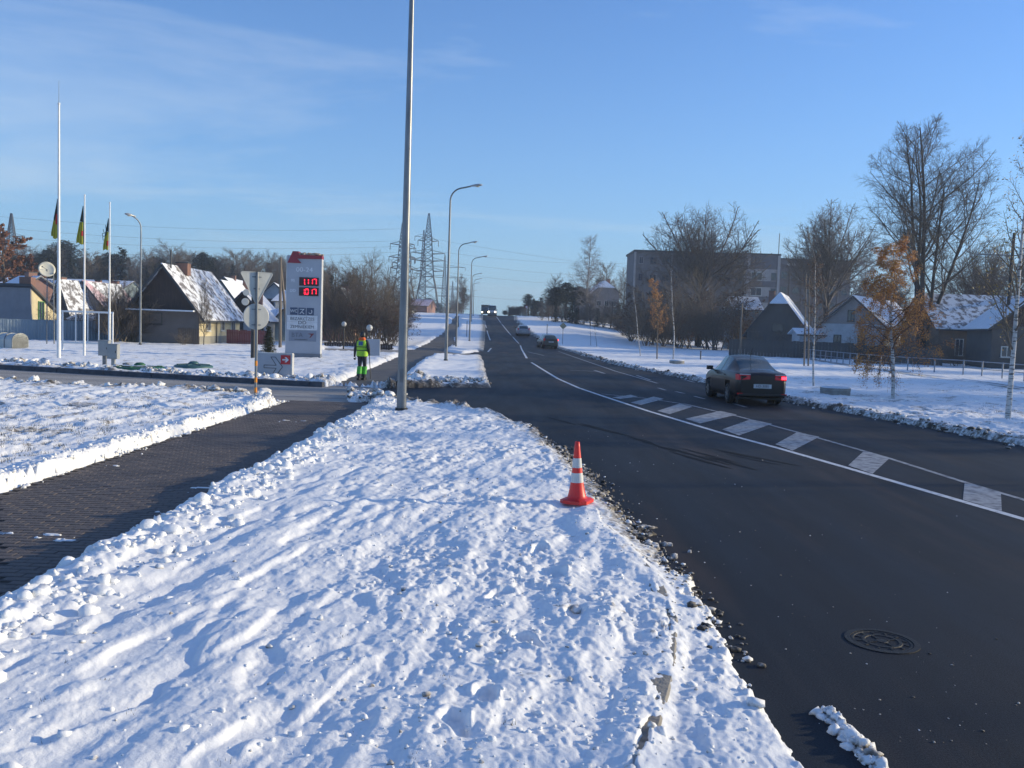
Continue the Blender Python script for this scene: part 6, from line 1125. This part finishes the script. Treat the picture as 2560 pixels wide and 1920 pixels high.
def car(name, label, loc, rz, L_, W, paint, st, wheel_r=.31, wb=None, rear_on=0, head_on=False, cat='car', plate='', box=False):
    """st: rows (y, belt z, roof z, half width factor, roof half width factor, bottom z); y from the tail (0) to the nose (1); cab = (rear glass start, roof rear, roof front, windscreen foot)"""
    rows, cab = st; e = empty(name, loc, rz, label, cat); Y = np.array([r[0] for r in rows]); cols_ = [[r[k] for r in rows] for k in range(1, 6)]
    ny = 84; ts = np.linspace(0, 1, ny); 
    ts = np.unique(np.concatenate([ts, cab])); ny = len(ts); B, T, WF, RF, BT = [catmull(Y, c, ts) for c in cols_]
    S = np.array([0, .08, .16, .28, .40, .50, .56, .64, .74, .84, .92, 1.0])
    Vg = np.zeros((ny, 2, len(S), 3))
    for i in range(ny):
        w = W / 2 * WF[i]; b, t, rw, bt = B[i], T[i], W / 2 * RF[i], BT[i]; top = t
        ctrl = [(0, 0, bt), (.10, w * .86, bt), (.2, w * .97, bt + .07), (.35, w, bt + (b - bt) * .45), (.50, w * .97, b), (.56, w * .94, b + .015), (.82, rw, t - .05 if t - b > .12 else b + .02 + (t - b) * .3), (.88, rw * .93, t - .012), (1.0, 0, t + .02)]
        cu = [c[0] for c in ctrl]; xx = np.array([_cr(cu, [c[1] for c in ctrl], s) for s in S]); zz = np.array([_cr(cu, [c[2] for c in ctrl], s) for s in S])
        for sd_, sg in ((0, -1), (1, 1)): Vg[i, sd_, :, 0] = sg * xx; Vg[i, sd_, :, 1] = (ts[i] - .5) * L_; Vg[i, sd_, :, 2] = zz
    wb = wb or L_ * .59; wy = (-wb / 2 + .04, wb / 2 + .04); parts = {}
    def put(key, q): parts.setdefault(key, []).append(q)
    for i in range(ny - 1):
        tm = (ts[i] + ts[i + 1]) / 2; y = (tm - .5) * L_
        for sd_ in (0, 1):
            for k in range(len(S) - 1):
                q = [Vg[i, sd_, k], Vg[i, sd_, k + 1], Vg[i + 1, sd_, k + 1], Vg[i + 1, sd_, k]]; q = q if sd_ else q[::-1]; zc = sum(v[2] for v in q) / 4; sm = (S[k] + S[k + 1]) / 2
                if S[k] < .5 and k >= 1 and any((y - a) ** 2 + (zc - wheel_r) ** 2 < (wheel_r + .05) ** 2 for a in wy): continue
                key = 'body'
                if cab[0] < tm < cab[3]:
                    if .56 < sm < .84 and cab[0] + (cab[1] - cab[0]) * .55 < tm < cab[2] + (cab[3] - cab[2]) * .62:
                        pil = abs(tm - (cab[1] * .48 + cab[2] * .52)) < .012 or (tm < cab[1] + .01)
                        key = 'body' if pil else ('side_window_l' if sd_ == 0 else 'side_window_r')
                        if box and tm < cab[2] - .12: key = 'body'
                    if sm > .84 or (sm > .64 and False):
                        if cab[0] + .008 < tm < cab[1] - .004 and not box: key = 'rear_window'
                        if cab[2] + .004 < tm < cab[3] - .008: key = 'windscreen'
                put(key, q)
    for key, qs in parts.items():
        mb = MB(); idx = {}; V = []; F = []
        for q in qs:
            f = []
            for v in q:
                kk = tuple(np.round(v, 4)); 
                if kk not in idx: idx[kk] = len(V); V.append(kk)
                f.append(idx[kk])
            if len(set(f)) > 2: F.append(tuple(dict.fromkeys(f)))
        mb.add(V, F, True)
        if key == 'body':
            for i in (0, ny - 1):
                for sd_ in (0, 1):
                    ring = [tuple(v) for v in Vg[i, sd_]]; mb.add(ring, [tuple(range(len(ring))) if (i == 0) == (sd_ == 1) else tuple(range(len(ring)))[::-1]])
        o = mb.build({'side_window_l': 'side_window', 'side_window_r': 'side_window'}.get(key, key), M_CGLASS if key != 'body' else paint, e)
    for a in wy:
        for sx in (-1, 1):
            w = empty('wheel', (sx * (W / 2 - .11), a, wheel_r)); w.parent = e; Mx = Matrix.Rotation(R(90), 4, 'Y')
            MB().lathe((0, 0, 0), [(wheel_r * .66, -.1), (wheel_r * .93, -.1), (wheel_r, -.07), (wheel_r, .07), (wheel_r * .93, .1), (wheel_r * .66, .1)], 28, True, Mx).build('tyre', M_TYRE, w)
            mb = MB(); mb.lathe((0, 0, 0), [(wheel_r * .67, sx * .085), (wheel_r * .60, sx * .07), (wheel_r * .15, sx * .05), (.001, sx * .07)], 24, True, Mx)
            for k in range(7):
                t = k * 2 * math.pi / 7; mb.bar((sx * .085, 0, 0), (sx * .09, wheel_r * .62 * math.cos(t), wheel_r * .62 * math.sin(t)), .05, .03, (1, 0, 0))
            mb.build('rim', M_RIM, w)
            MB().box((-sx * .14, 0, .0), (.03, wheel_r * 2.3, wheel_r * 1.9)).build('arch_liner', M_BLACK, w)
    MB().box((0, 0, .24), (W * .8, L_ * .86, .12)).build('underbody', M_BLACK, e)
    return e
def add_rear(e, L_, W, z_lamp, lw, lh, plate_z, on=(0, 0), plate='', lx=None, y=None, inset=.0, bump=.34):
    yb = -L_ / 2; lx = lx if lx is not None else W / 2 - lw / 2 - .05
    for k, sx in enumerate((-1, 1)):
        mb = MB(); x0 = sx * (lx + lw / 2); x1 = sx * (lx - lw / 2); zz = z_lamp; pts = [(x0, yb + .20 + inset, zz + lh / 2), (x0, yb + .16 + inset, zz - lh / 2), (x0 - sx * .05, yb + .02 + inset, zz - lh / 2), (x0 - sx * .07, yb + .05 + inset, zz + lh / 2), (x1, yb - .012 + inset, zz - lh * .35), (x1, yb + .01 + inset, zz + lh * .45)]
        vs = pts + [(p[0] - sx * .04, p[1] + .08, p[2]) for p in pts]
        mb.add(vs, [(0, 1, 2, 3), (3, 2, 4, 5), (6, 9, 8, 7), (9, 11, 10, 8), (0, 3, 9, 6), (3, 5, 11, 9), (1, 7, 8, 2), (2, 8, 10, 4), (4, 10, 11, 5), (0, 6, 7, 1)]); o = mb.build('tail_light', M_TAIL, e)
        if on[k]: MB().box((sx * (lx + lw * .15), yb - .01 + inset, z_lamp), (lw * .35, .03, lh * .5)).build('lit_bulb', M_TAILON, o)
        MB().box((sx * (lx - lw * .1), yb - .004 + inset, z_lamp + lh * .52), (lw * .8, .03, .03)).build('clear_strip', M_HEAD, o)
    o = MB().box((0, yb - .02 + inset, plate_z), (.54, .02, .125)).build('number_plate', M_PLATE, e)
    if plate: text('plate_text', plate, .11, (0, yb - .034 + inset, plate_z), (R(90), 0, 0), M_DARKT, o, .001)
    MB().box((0, yb + .01, bump), (W * .86, .1, .05)).build('bumper_trim', M_BLACK, e)
    for sx in (-1, 1): MB().box((sx * (W / 2 - .16), yb - .005, bump + .02), (.16, .03, .04)).build('reflector', M_TAIL, e)
def mirrors(e, W, y, z, m):
    for sx in (-1, 1): MB().box((sx * (W / 2 + .11), y, z), (.19, .10, .13), sx * -.15).box((sx * (W / 2 + .01), y, z - .05), (.08, .05, .04)).build('wing_mirror', m, e)
SEDAN = ([(0, .86, .90, .80, .62, .34), (.015, .93, .98, .88, .66, .30), (.05, .97, 1.02, .94, .68, .24), (.12, .985, 1.06, .97, .66, .22), (.20, .99, 1.19, .99, .63, .22), (.31, .985, 1.40, 1, .62, .20), (.45, .97, 1.48, 1, .63, .20), (.56, .96, 1.46, 1, .62, .20), (.65, .95, 1.30, 1, .62, .20), (.74, .93, .99, .99, .70, .20), (.85, .84, .89, .97, .68, .20), (.95, .70, .75, .90, .62, .22), (1, .58, .62, .74, .55, .30)], (.115, .31, .56, .735))
HATCH = ([(0, .84, .88, .86, .66, .34), (.015, .92, .98, .92, .68, .28), (.04, .96, 1.12, .96, .66, .24), (.12, .97, 1.40, .99, .64, .22), (.30, .97, 1.49, 1, .65, .20), (.5, .96, 1.50, 1, .64, .20), (.63, .95, 1.34, 1, .62, .20), (.75, .92, .99, .99, .70, .20), (.87, .82, .87, .96, .66, .20), (.96, .66, .72, .88, .6, .24), (1, .56, .6, .74, .55, .30)], (.02, .13, .52, .745))
VAN = ([(0, 1.1, 1.9, .92, .80, .32), (.02, 1.12, 2.3, .97, .84, .26), (.1, 1.12, 2.4, 1, .86, .24), (.5, 1.12, 2.42, 1, .86, .24), (.72, 1.12, 2.36, 1, .84, .24), (.80, 1.12, 2.1, 1, .82, .24), (.90, 1.1, 1.22, .98, .76, .24), (.97, .95, 1.02, .92, .68, .26), (1, .72, .8, .8, .6, .34)], (.02, .1, .73, .90))
# dark sedan: place from its wheel feet
DX = lambda a: (a[0] / 1.1573, a[1] / 1.1573)
rl = G(*DX((1822, 1006))); rr_c = G(*DX((1942, 1012))); fl = G(*DX((1770, 994)))
hd = math.atan2(fl.y - rl.y, fl.x - rl.x) - math.pi / 2
hd = R(1); L_, W = 4.3, 1.66
mid = (rl + rr_c) / 2; wbk = L_ * .6; c = Vector((mid.x, mid.y, 0)) + Matrix.Rotation(hd, 3, 'Z') @ Vector((0, wbk / 2 - .04, 0))
M_SED = carpaint('dark_brown_paint', (.008, .005, .006), .42); e = car('sedan_car', 'dark brown sedan driving away in the right lane beside the hatched markings', c, hd, L_, W, M_SED, SEDAN, .315)
add_rear(e, L_, W, .86, .40, .17, .60, (0, 1), 'HD 3081', inset=-.012); mirrors(e, W, .62, 1.02, M_BLACK); MB().tube([(0, -.75, 1.46), (0, -.95, 1.72)], .012, 5).build('antenna', M_BLACK, e)
MB().box((W / 2 + .004, .25, .80), (.012, .012, .5)).box((W / 2 + .004, -.7, .80), (.012, .012, .5)).build('door_gap', M_BLACK, e)
MB().lathe((0, -L_ / 2 + .015, .80), [(.001, .01), (.04, .01), (.04, 0)], 12, True, Matrix.Rotation(R(90), 4, 'X')).build('badge', M_CHROME, e)
for sx in (-1, 1): MB().box((sx * (W / 2 + .004), .05, .87), (.02, .16, .025)).box((sx * (W / 2 + .002), -.85, .88), (.02, .16, .025)).build('door_handle', M_SED, e); MB().box((sx * .55, L_ / 2 - .16, .66), (.34, .1, .14)).build('headlight', M_HEAD, e)
# dark hatchback
p = G(1183, 753); e = car('hatchback_car', 'small dark hatchback driving away ahead of the sedan', (p.x, p.y + 2, float(ramp(p.x, p.y))), R(10), 3.95, 1.72, carpaint('dark_green_paint', (.025, .032, .030)), HATCH, .31); add_rear(e, 3.95, 1.72, .95, .12, .30, .72, (0, 1), 'FT 742', inset=-.012); mirrors(e, 1.72, .6, 1.0, M_BLACK)
e.rotation_euler.x = 0
for sx in (-1, 1): MB().box((sx * .5, 1.85, .64), (.3, .1, .14)).build('headlight', M_HEAD, e)
# silver car
p = G(1129, 726); e = car('silver_car', 'silver car driving away up the rise in the right lane', (p.x, p.y + 2, float(ramp(p.x, p.y + 2)) ), R(3), 4.3, 1.85, carpaint('silver_paint', (.34, .36, .40), .35), HATCH, .34); add_rear(e, 4.3, 1.85, 1.0, .16, .3, .7, (0, 0), 'GL 508', inset=-.012); mirrors(e, 1.85, .7, 1.05, M_SED); e.rotation_euler.x = R(2.2)
for sx in (-1, 1): MB().box((sx * .5, 2.0, .66), (.3, .1, .14)).build('headlight', M_HEAD, e)
# oncoming van and lorry at the crest
def front(e, L_, W, z, on=True, hw=.3):
    for sx in (-1, 1): MB().box((sx * (W / 2 - .28), L_ / 2 - .03, z), (hw, .1, .24)).build('headlight', M_HEADON if on else M_HEAD, e)
    MB().box((0, L_ / 2 + .01, .55), (W * .7, .05, .2)).build('grille', M_BLACK, e); MB().box((0, L_ / 2 + .04, .42), (.5, .02, .11)).build('number_plate', M_PLATE, e)
p = G(1063, 682.5); zz = float(ramp(p.x, p.y)); e = car('white_van', 'white van coming over the crest with headlights on', (p.x, p.y, zz), R(180), 5.3, 2.05, carpaint('white_car_paint', (.58, .58, .55), .4), VAN, .36, cat='van', box=True); front(e, 5.3, 2.05, .88); mirrors(e, 2.05, 1.2, 1.4, M_BLACK); e.rotation_euler.x = R(.5)
p = at(1049, 680, 238); zz = float(ramp(p.x, 238)); Lr = 7.0
e = empty('dark_lorry', (p.x, 238, zz), R(180), 'dark high-sided lorry with bright headlights behind the white van', 'lorry'); MP = carpaint('dark_lorry_paint', (.03, .035, .04), .5)
MB().box((0, -.9, 1.75), (2.35, 5.0, 2.3)).build('cargo_box', MP, e)
mb = MB(); mb.poly([(-1.1, 1.65, .45), (-1.1, 3.4, .45), (-1.1, 3.45, 1.25), (-1.1, 3.15, 2.2), (-1.1, 2.8, 2.35), (-1.1, 1.65, 2.35)], 2.2, (1, 0, 0)); mb.build('cab', MP, e)
MB().add([(-.95, 3.46, 1.33), (.95, 3.46, 1.33), (.9, 3.20, 2.15), (-.9, 3.20, 2.15)], [(0, 1, 2, 3)]).build('windscreen', M_CGLASS, e)
for sx in (-1, 1):
    MB().box((sx * .86, 3.47, .88), (.3, .08, .26)).build('headlight', M_HEADON, e)
    for yy in (2.4, -2.0): MB().lathe((sx * .95, yy, .42), [(.1, -.12), (.42, -.12), (.42, .12), (.1, .12)], 20, True, Matrix.Rotation(R(90), 4, 'Y')).build('wheel', M_TYRE, e)
MB().box((0, 0, .6), (1.9, 6, .2)).build('chassis', M_BLACK, e)
# ------------------------------------------------------------------ person walking away
M_CLOTH = mat('dark_workwear', (.022, .024, .032), .85, (.03, .032, .042), 8); M_HIVIS = mat('hi_vis_yellow', (.42, .72, .04), .7, (.34, .62, .04), 5); M_HIGREEN = mat('hi_vis_green', (.08, .46, .04), .7, (.06, .38, .04), 5); M_ORG = mat('orange_hood', (.85, .14, .02), .7); M_SKIN = mat('skin', (.45, .26, .19), .6)
p = G(781, 822, .0); zc = .0; e = empty('person', (p.x, p.y, .02), R(-12), 'person in a yellow hi-vis vest and black hat walking away along the cleared footpath', 'person')
s = at(781, 717, p.y).z / 1.83
Jt = {'pel': (0, 0, .98, .155), 'waist': (0, 0, 1.12, .15), 'chest': (0, .0, 1.34, .165), 'neckb': (0, .01, 1.50, .085), 'neck': (0, .02, 1.57, .055), 'head': (0, .035, 1.67, .085), 'crown': (0, .03, 1.76, .07),
 'shL': (-.19, 0, 1.45, .08), 'elL': (-.27, -.03, 1.17, .058), 'wrL': (-.31, .03, .93, .042), 'haL': (-.32, .05, .85, .04), 'shR': (.19, 0, 1.45, .08), 'elR': (.28, -.06, 1.18, .058), 'wrR': (.22, .14, 1.03, .042), 'haR': (.19, .20, 1.0, .04),
 'hipL': (-.085, 0, .92, .11), 'knL': (-.075, -.02, .52, .072), 'anL': (-.055, -.16, .13, .052), 'hipR': (.085, 0, .92, .11), 'knR': (.075, .10, .52, .072), 'anR': (.055, .05, .10, .052), 'hl': (-.055, -.20, .07, .05), 'toL': (-.06, .0, .045, .045), 'toR': (.06, .22, .045, .045)}
nm = list(Jt); ed = [('pel', 'waist'), ('waist', 'chest'), ('chest', 'neckb'), ('neckb', 'neck'), ('neck', 'head'), ('head', 'crown'), ('chest', 'shL'), ('shL', 'elL'), ('elL', 'wrL'), ('wrL', 'haL'), ('chest', 'shR'), ('shR', 'elR'), ('elR', 'wrR'), ('wrR', 'haR'), ('pel', 'hipL'), ('hipL', 'knL'), ('knL', 'anL'), ('pel', 'hipR'), ('hipR', 'knR'), ('knR', 'anR'), ('anL', 'toL'), ('anR', 'toR')]
nm = [k for k in nm if k != 'hl']
me = bpy.data.meshes.new('body'); me.from_pydata([Jt[k][:3] for k in nm], [(nm.index(a), nm.index(b)) for a, b in ed], []); me.materials.append(M_CLOTH)
o = link('body', me, e); sk = o.modifiers.new('skin', 'SKIN'); o.modifiers.new('sub', 'SUBSURF').levels = 1; o.modifiers['sub'].render_levels = 2
for i, k in enumerate(nm): me.skin_vertices[0].data[i].radius = (Jt[k][3], Jt[k][3] * (.72 if k in ('pel', 'waist', 'chest') else 1)); me.skin_vertices[0].data[i].use_root = (k == 'pel')
sk.use_smooth_shade = True
def fingers(side, base, dr):
    V = []; E = []; rad = []; base = Vector(base); dr = Vector(dr).normalized(); sd_ = dr.cross(Vector((0, 1, .1))).normalized()
    for k in range(5):
        if k < 4: r0 = base + sd_ * (.03 - .02 * k) * 1.0; l = (.07, .08, .075, .06)[k]; d2 = dr
        else: r0 = base + sd_ * .035 - dr * .03; l = .055; d2 = (dr + sd_ * .8).normalized()
        i = len(V); q1 = r0 + d2 * l * .5; q2 = q1 + (d2 + Vector((0, .5, .1))).normalized() * l * .5; V += [tuple(r0), tuple(q1), tuple(q2)]; E += [(i, i + 1), (i + 1, i + 2)]; rad += [.011, .010, .008]
    me = bpy.data.meshes.new('fingers'); me.from_pydata(V, E, []); me.materials.append(M_BLACK); o = link('gloved_fingers', me, e); o.modifiers.new('skin', 'SKIN'); 
    for i, r in enumerate(rad): me.skin_vertices[0].data[i].radius = (r, r)
    for i in range(0, len(V), 3): me.skin_vertices[0].data[i].use_root = True
fingers('L', (-.32, .055, .82), (0, .1, -1)); fingers('R', (.18, .23, .99), (-.2, .7, -.5))
def shell(name, secs, m, n=20, par=None, off=(0, 0)):
    mb = MB(); vs = []
    for cx, cy, z, rx, ry in secs:
        for j in range(n):
            a = 2 * math.pi * j / n; ca, sa = math.cos(a), math.sin(a); q = .8; vs.append((cx + rx * math.copysign(abs(ca) ** q, ca), cy + ry * math.copysign(abs(sa) ** q, sa), z))
    k = len(secs); mb.add(vs, [(i * n + j, i * n + (j + 1) % n, (i + 1) * n + (j + 1) % n, (i + 1) * n + j) for i in range(k - 1) for j in range(n)], True); return mb.build(name, m, par or e)
vest = shell('hi_vis_vest', [(0, 0, .90, .215, .165), (0, 0, .96, .217, .168), (0, 0, 1.15, .205, .155), (0, 0, 1.32, .215, .165), (0, 0, 1.44, .20, .145), (0, 0, 1.515, .13, .10), (0, 0, 1.53, .09, .08)], M_HIVIS)
for z0 in (1.10, 1.235): shell('dark_stripe', [(0, 0, z0, .212, .163), (0, 0, z0 + .03, .213, .164)], M_BLACK, par=vest)
MB().add([(-.085, -.165, 1.30), (.085, -.165, 1.30), (.085, -.158, 1.455), (-.085, -.158, 1.455)], [(0, 1, 2, 3)]).build('blue_back_print', mat('print_blue', (.03, .12, .28), .6), vest)
shell('orange_hood', [(0, -.01, 1.49, .13, .11), (0, -.02, 1.53, .135, .115), (0, -.02, 1.575, .12, .10), (0, .0, 1.61, .085, .085)], M_ORG)
shell('black_hat', [(0, .035, 1.645, .098, .11), (0, .035, 1.70, .10, .112), (0, .033, 1.76, .092, .10), (0, .03, 1.81, .06, .065), (0, .03, 1.83, .01, .01)], M_BLACK)
shell('jacket_hem', [(0, 0, .86, .19, .145), (0, 0, .93, .20, .15)], M_CLOTH)
for sx, kn, an in ((-1, Jt['knL'], Jt['anL']), (1, Jt['knR'], Jt['anR'])):
    f = lambda t: tuple(kn[i] * (1 - t) + an[i] * t for i in range(3)); q = [f(t) for t in (.02, .35, .7)]; shell('green_leg_panel', [(a[0], a[1], a[2], .092, .092) for a in q][::-1], M_HIGREEN)
    q = [f(t) for t in (.72, .95)]; shell('trouser_cuff', [(a[0], a[1], a[2], .085, .085) for a in q][::-1], M_CLOTH)
    MB().box((an[0], an[1] + .07, .045 if sx > 0 else .05), (.10, .29, .085)).build('boot', M_BLACK, e)
MB().lathe((0, .105, 1.665), [(.001, .02), (.014, .0), (.02, -.02), (.001, -.025)], 8).build('nose', M_SKIN, e)
e.scale = (s, s, s)
h = e.matrix_basis @ Vector((.2, .22, .98)); tag(MB().tube([(p.x + .30, p.y + .2, .05), (p.x + .20, p.y + .25, 1.25)], .016, 6).build('walking_stick', M_BLACK), 'thin dark stick held at the right side of the walking person', 'stick')
# ------------------------------------------------------------------ trees outside the frame at the right that break up the light

for i, (x_, y_, H_, k) in enumerate([(37, 11, 9.5, 'sparse_birch'), (31, 17.5, 8.5, 'young_birch_0'), (42, 24, 11, 'pale_birch'), (33, 4.5, 8, 'young_birch_1'), (48, 38, 14, 'broad_tree_a'), (58, 50, 15, 'broad_tree_b'), (64, 66, 16, 'multi_stem_tree'), (70, 84, 16, 'broad_tree_a'), (52, 30, 12, 'bare_tree_1')]):
    plant(k, x_, y_, H_, ORD[i] + ' roadside tree out of the picture at the right, counted from the nearest', rz=i * 1.3, group='roadside trees outside the picture')

# ------------------------------------------------------------------ air
hb = MB(); hb.box((0, 575, 25), (4400, 1320, 56)); M_HAZE = bpy.data.materials.new('haze'); M_HAZE.use_nodes = True; ht = M_HAZE.node_tree; ht.nodes.clear()
ho = ht.nodes.new('ShaderNodeOutputMaterial'); hv = ht.nodes.new('ShaderNodeVolumePrincipled'); hv.inputs['Color'].default_value = (.72, .85, 1, 1); hv.inputs['Density'].default_value = HAZE = 0.0006; hv.inputs['Anisotropy'].default_value = .2; ht.links.new(hv.outputs[0], ho.inputs['Volume'])
tag(hb.build('haze', M_HAZE), kind='stuff')
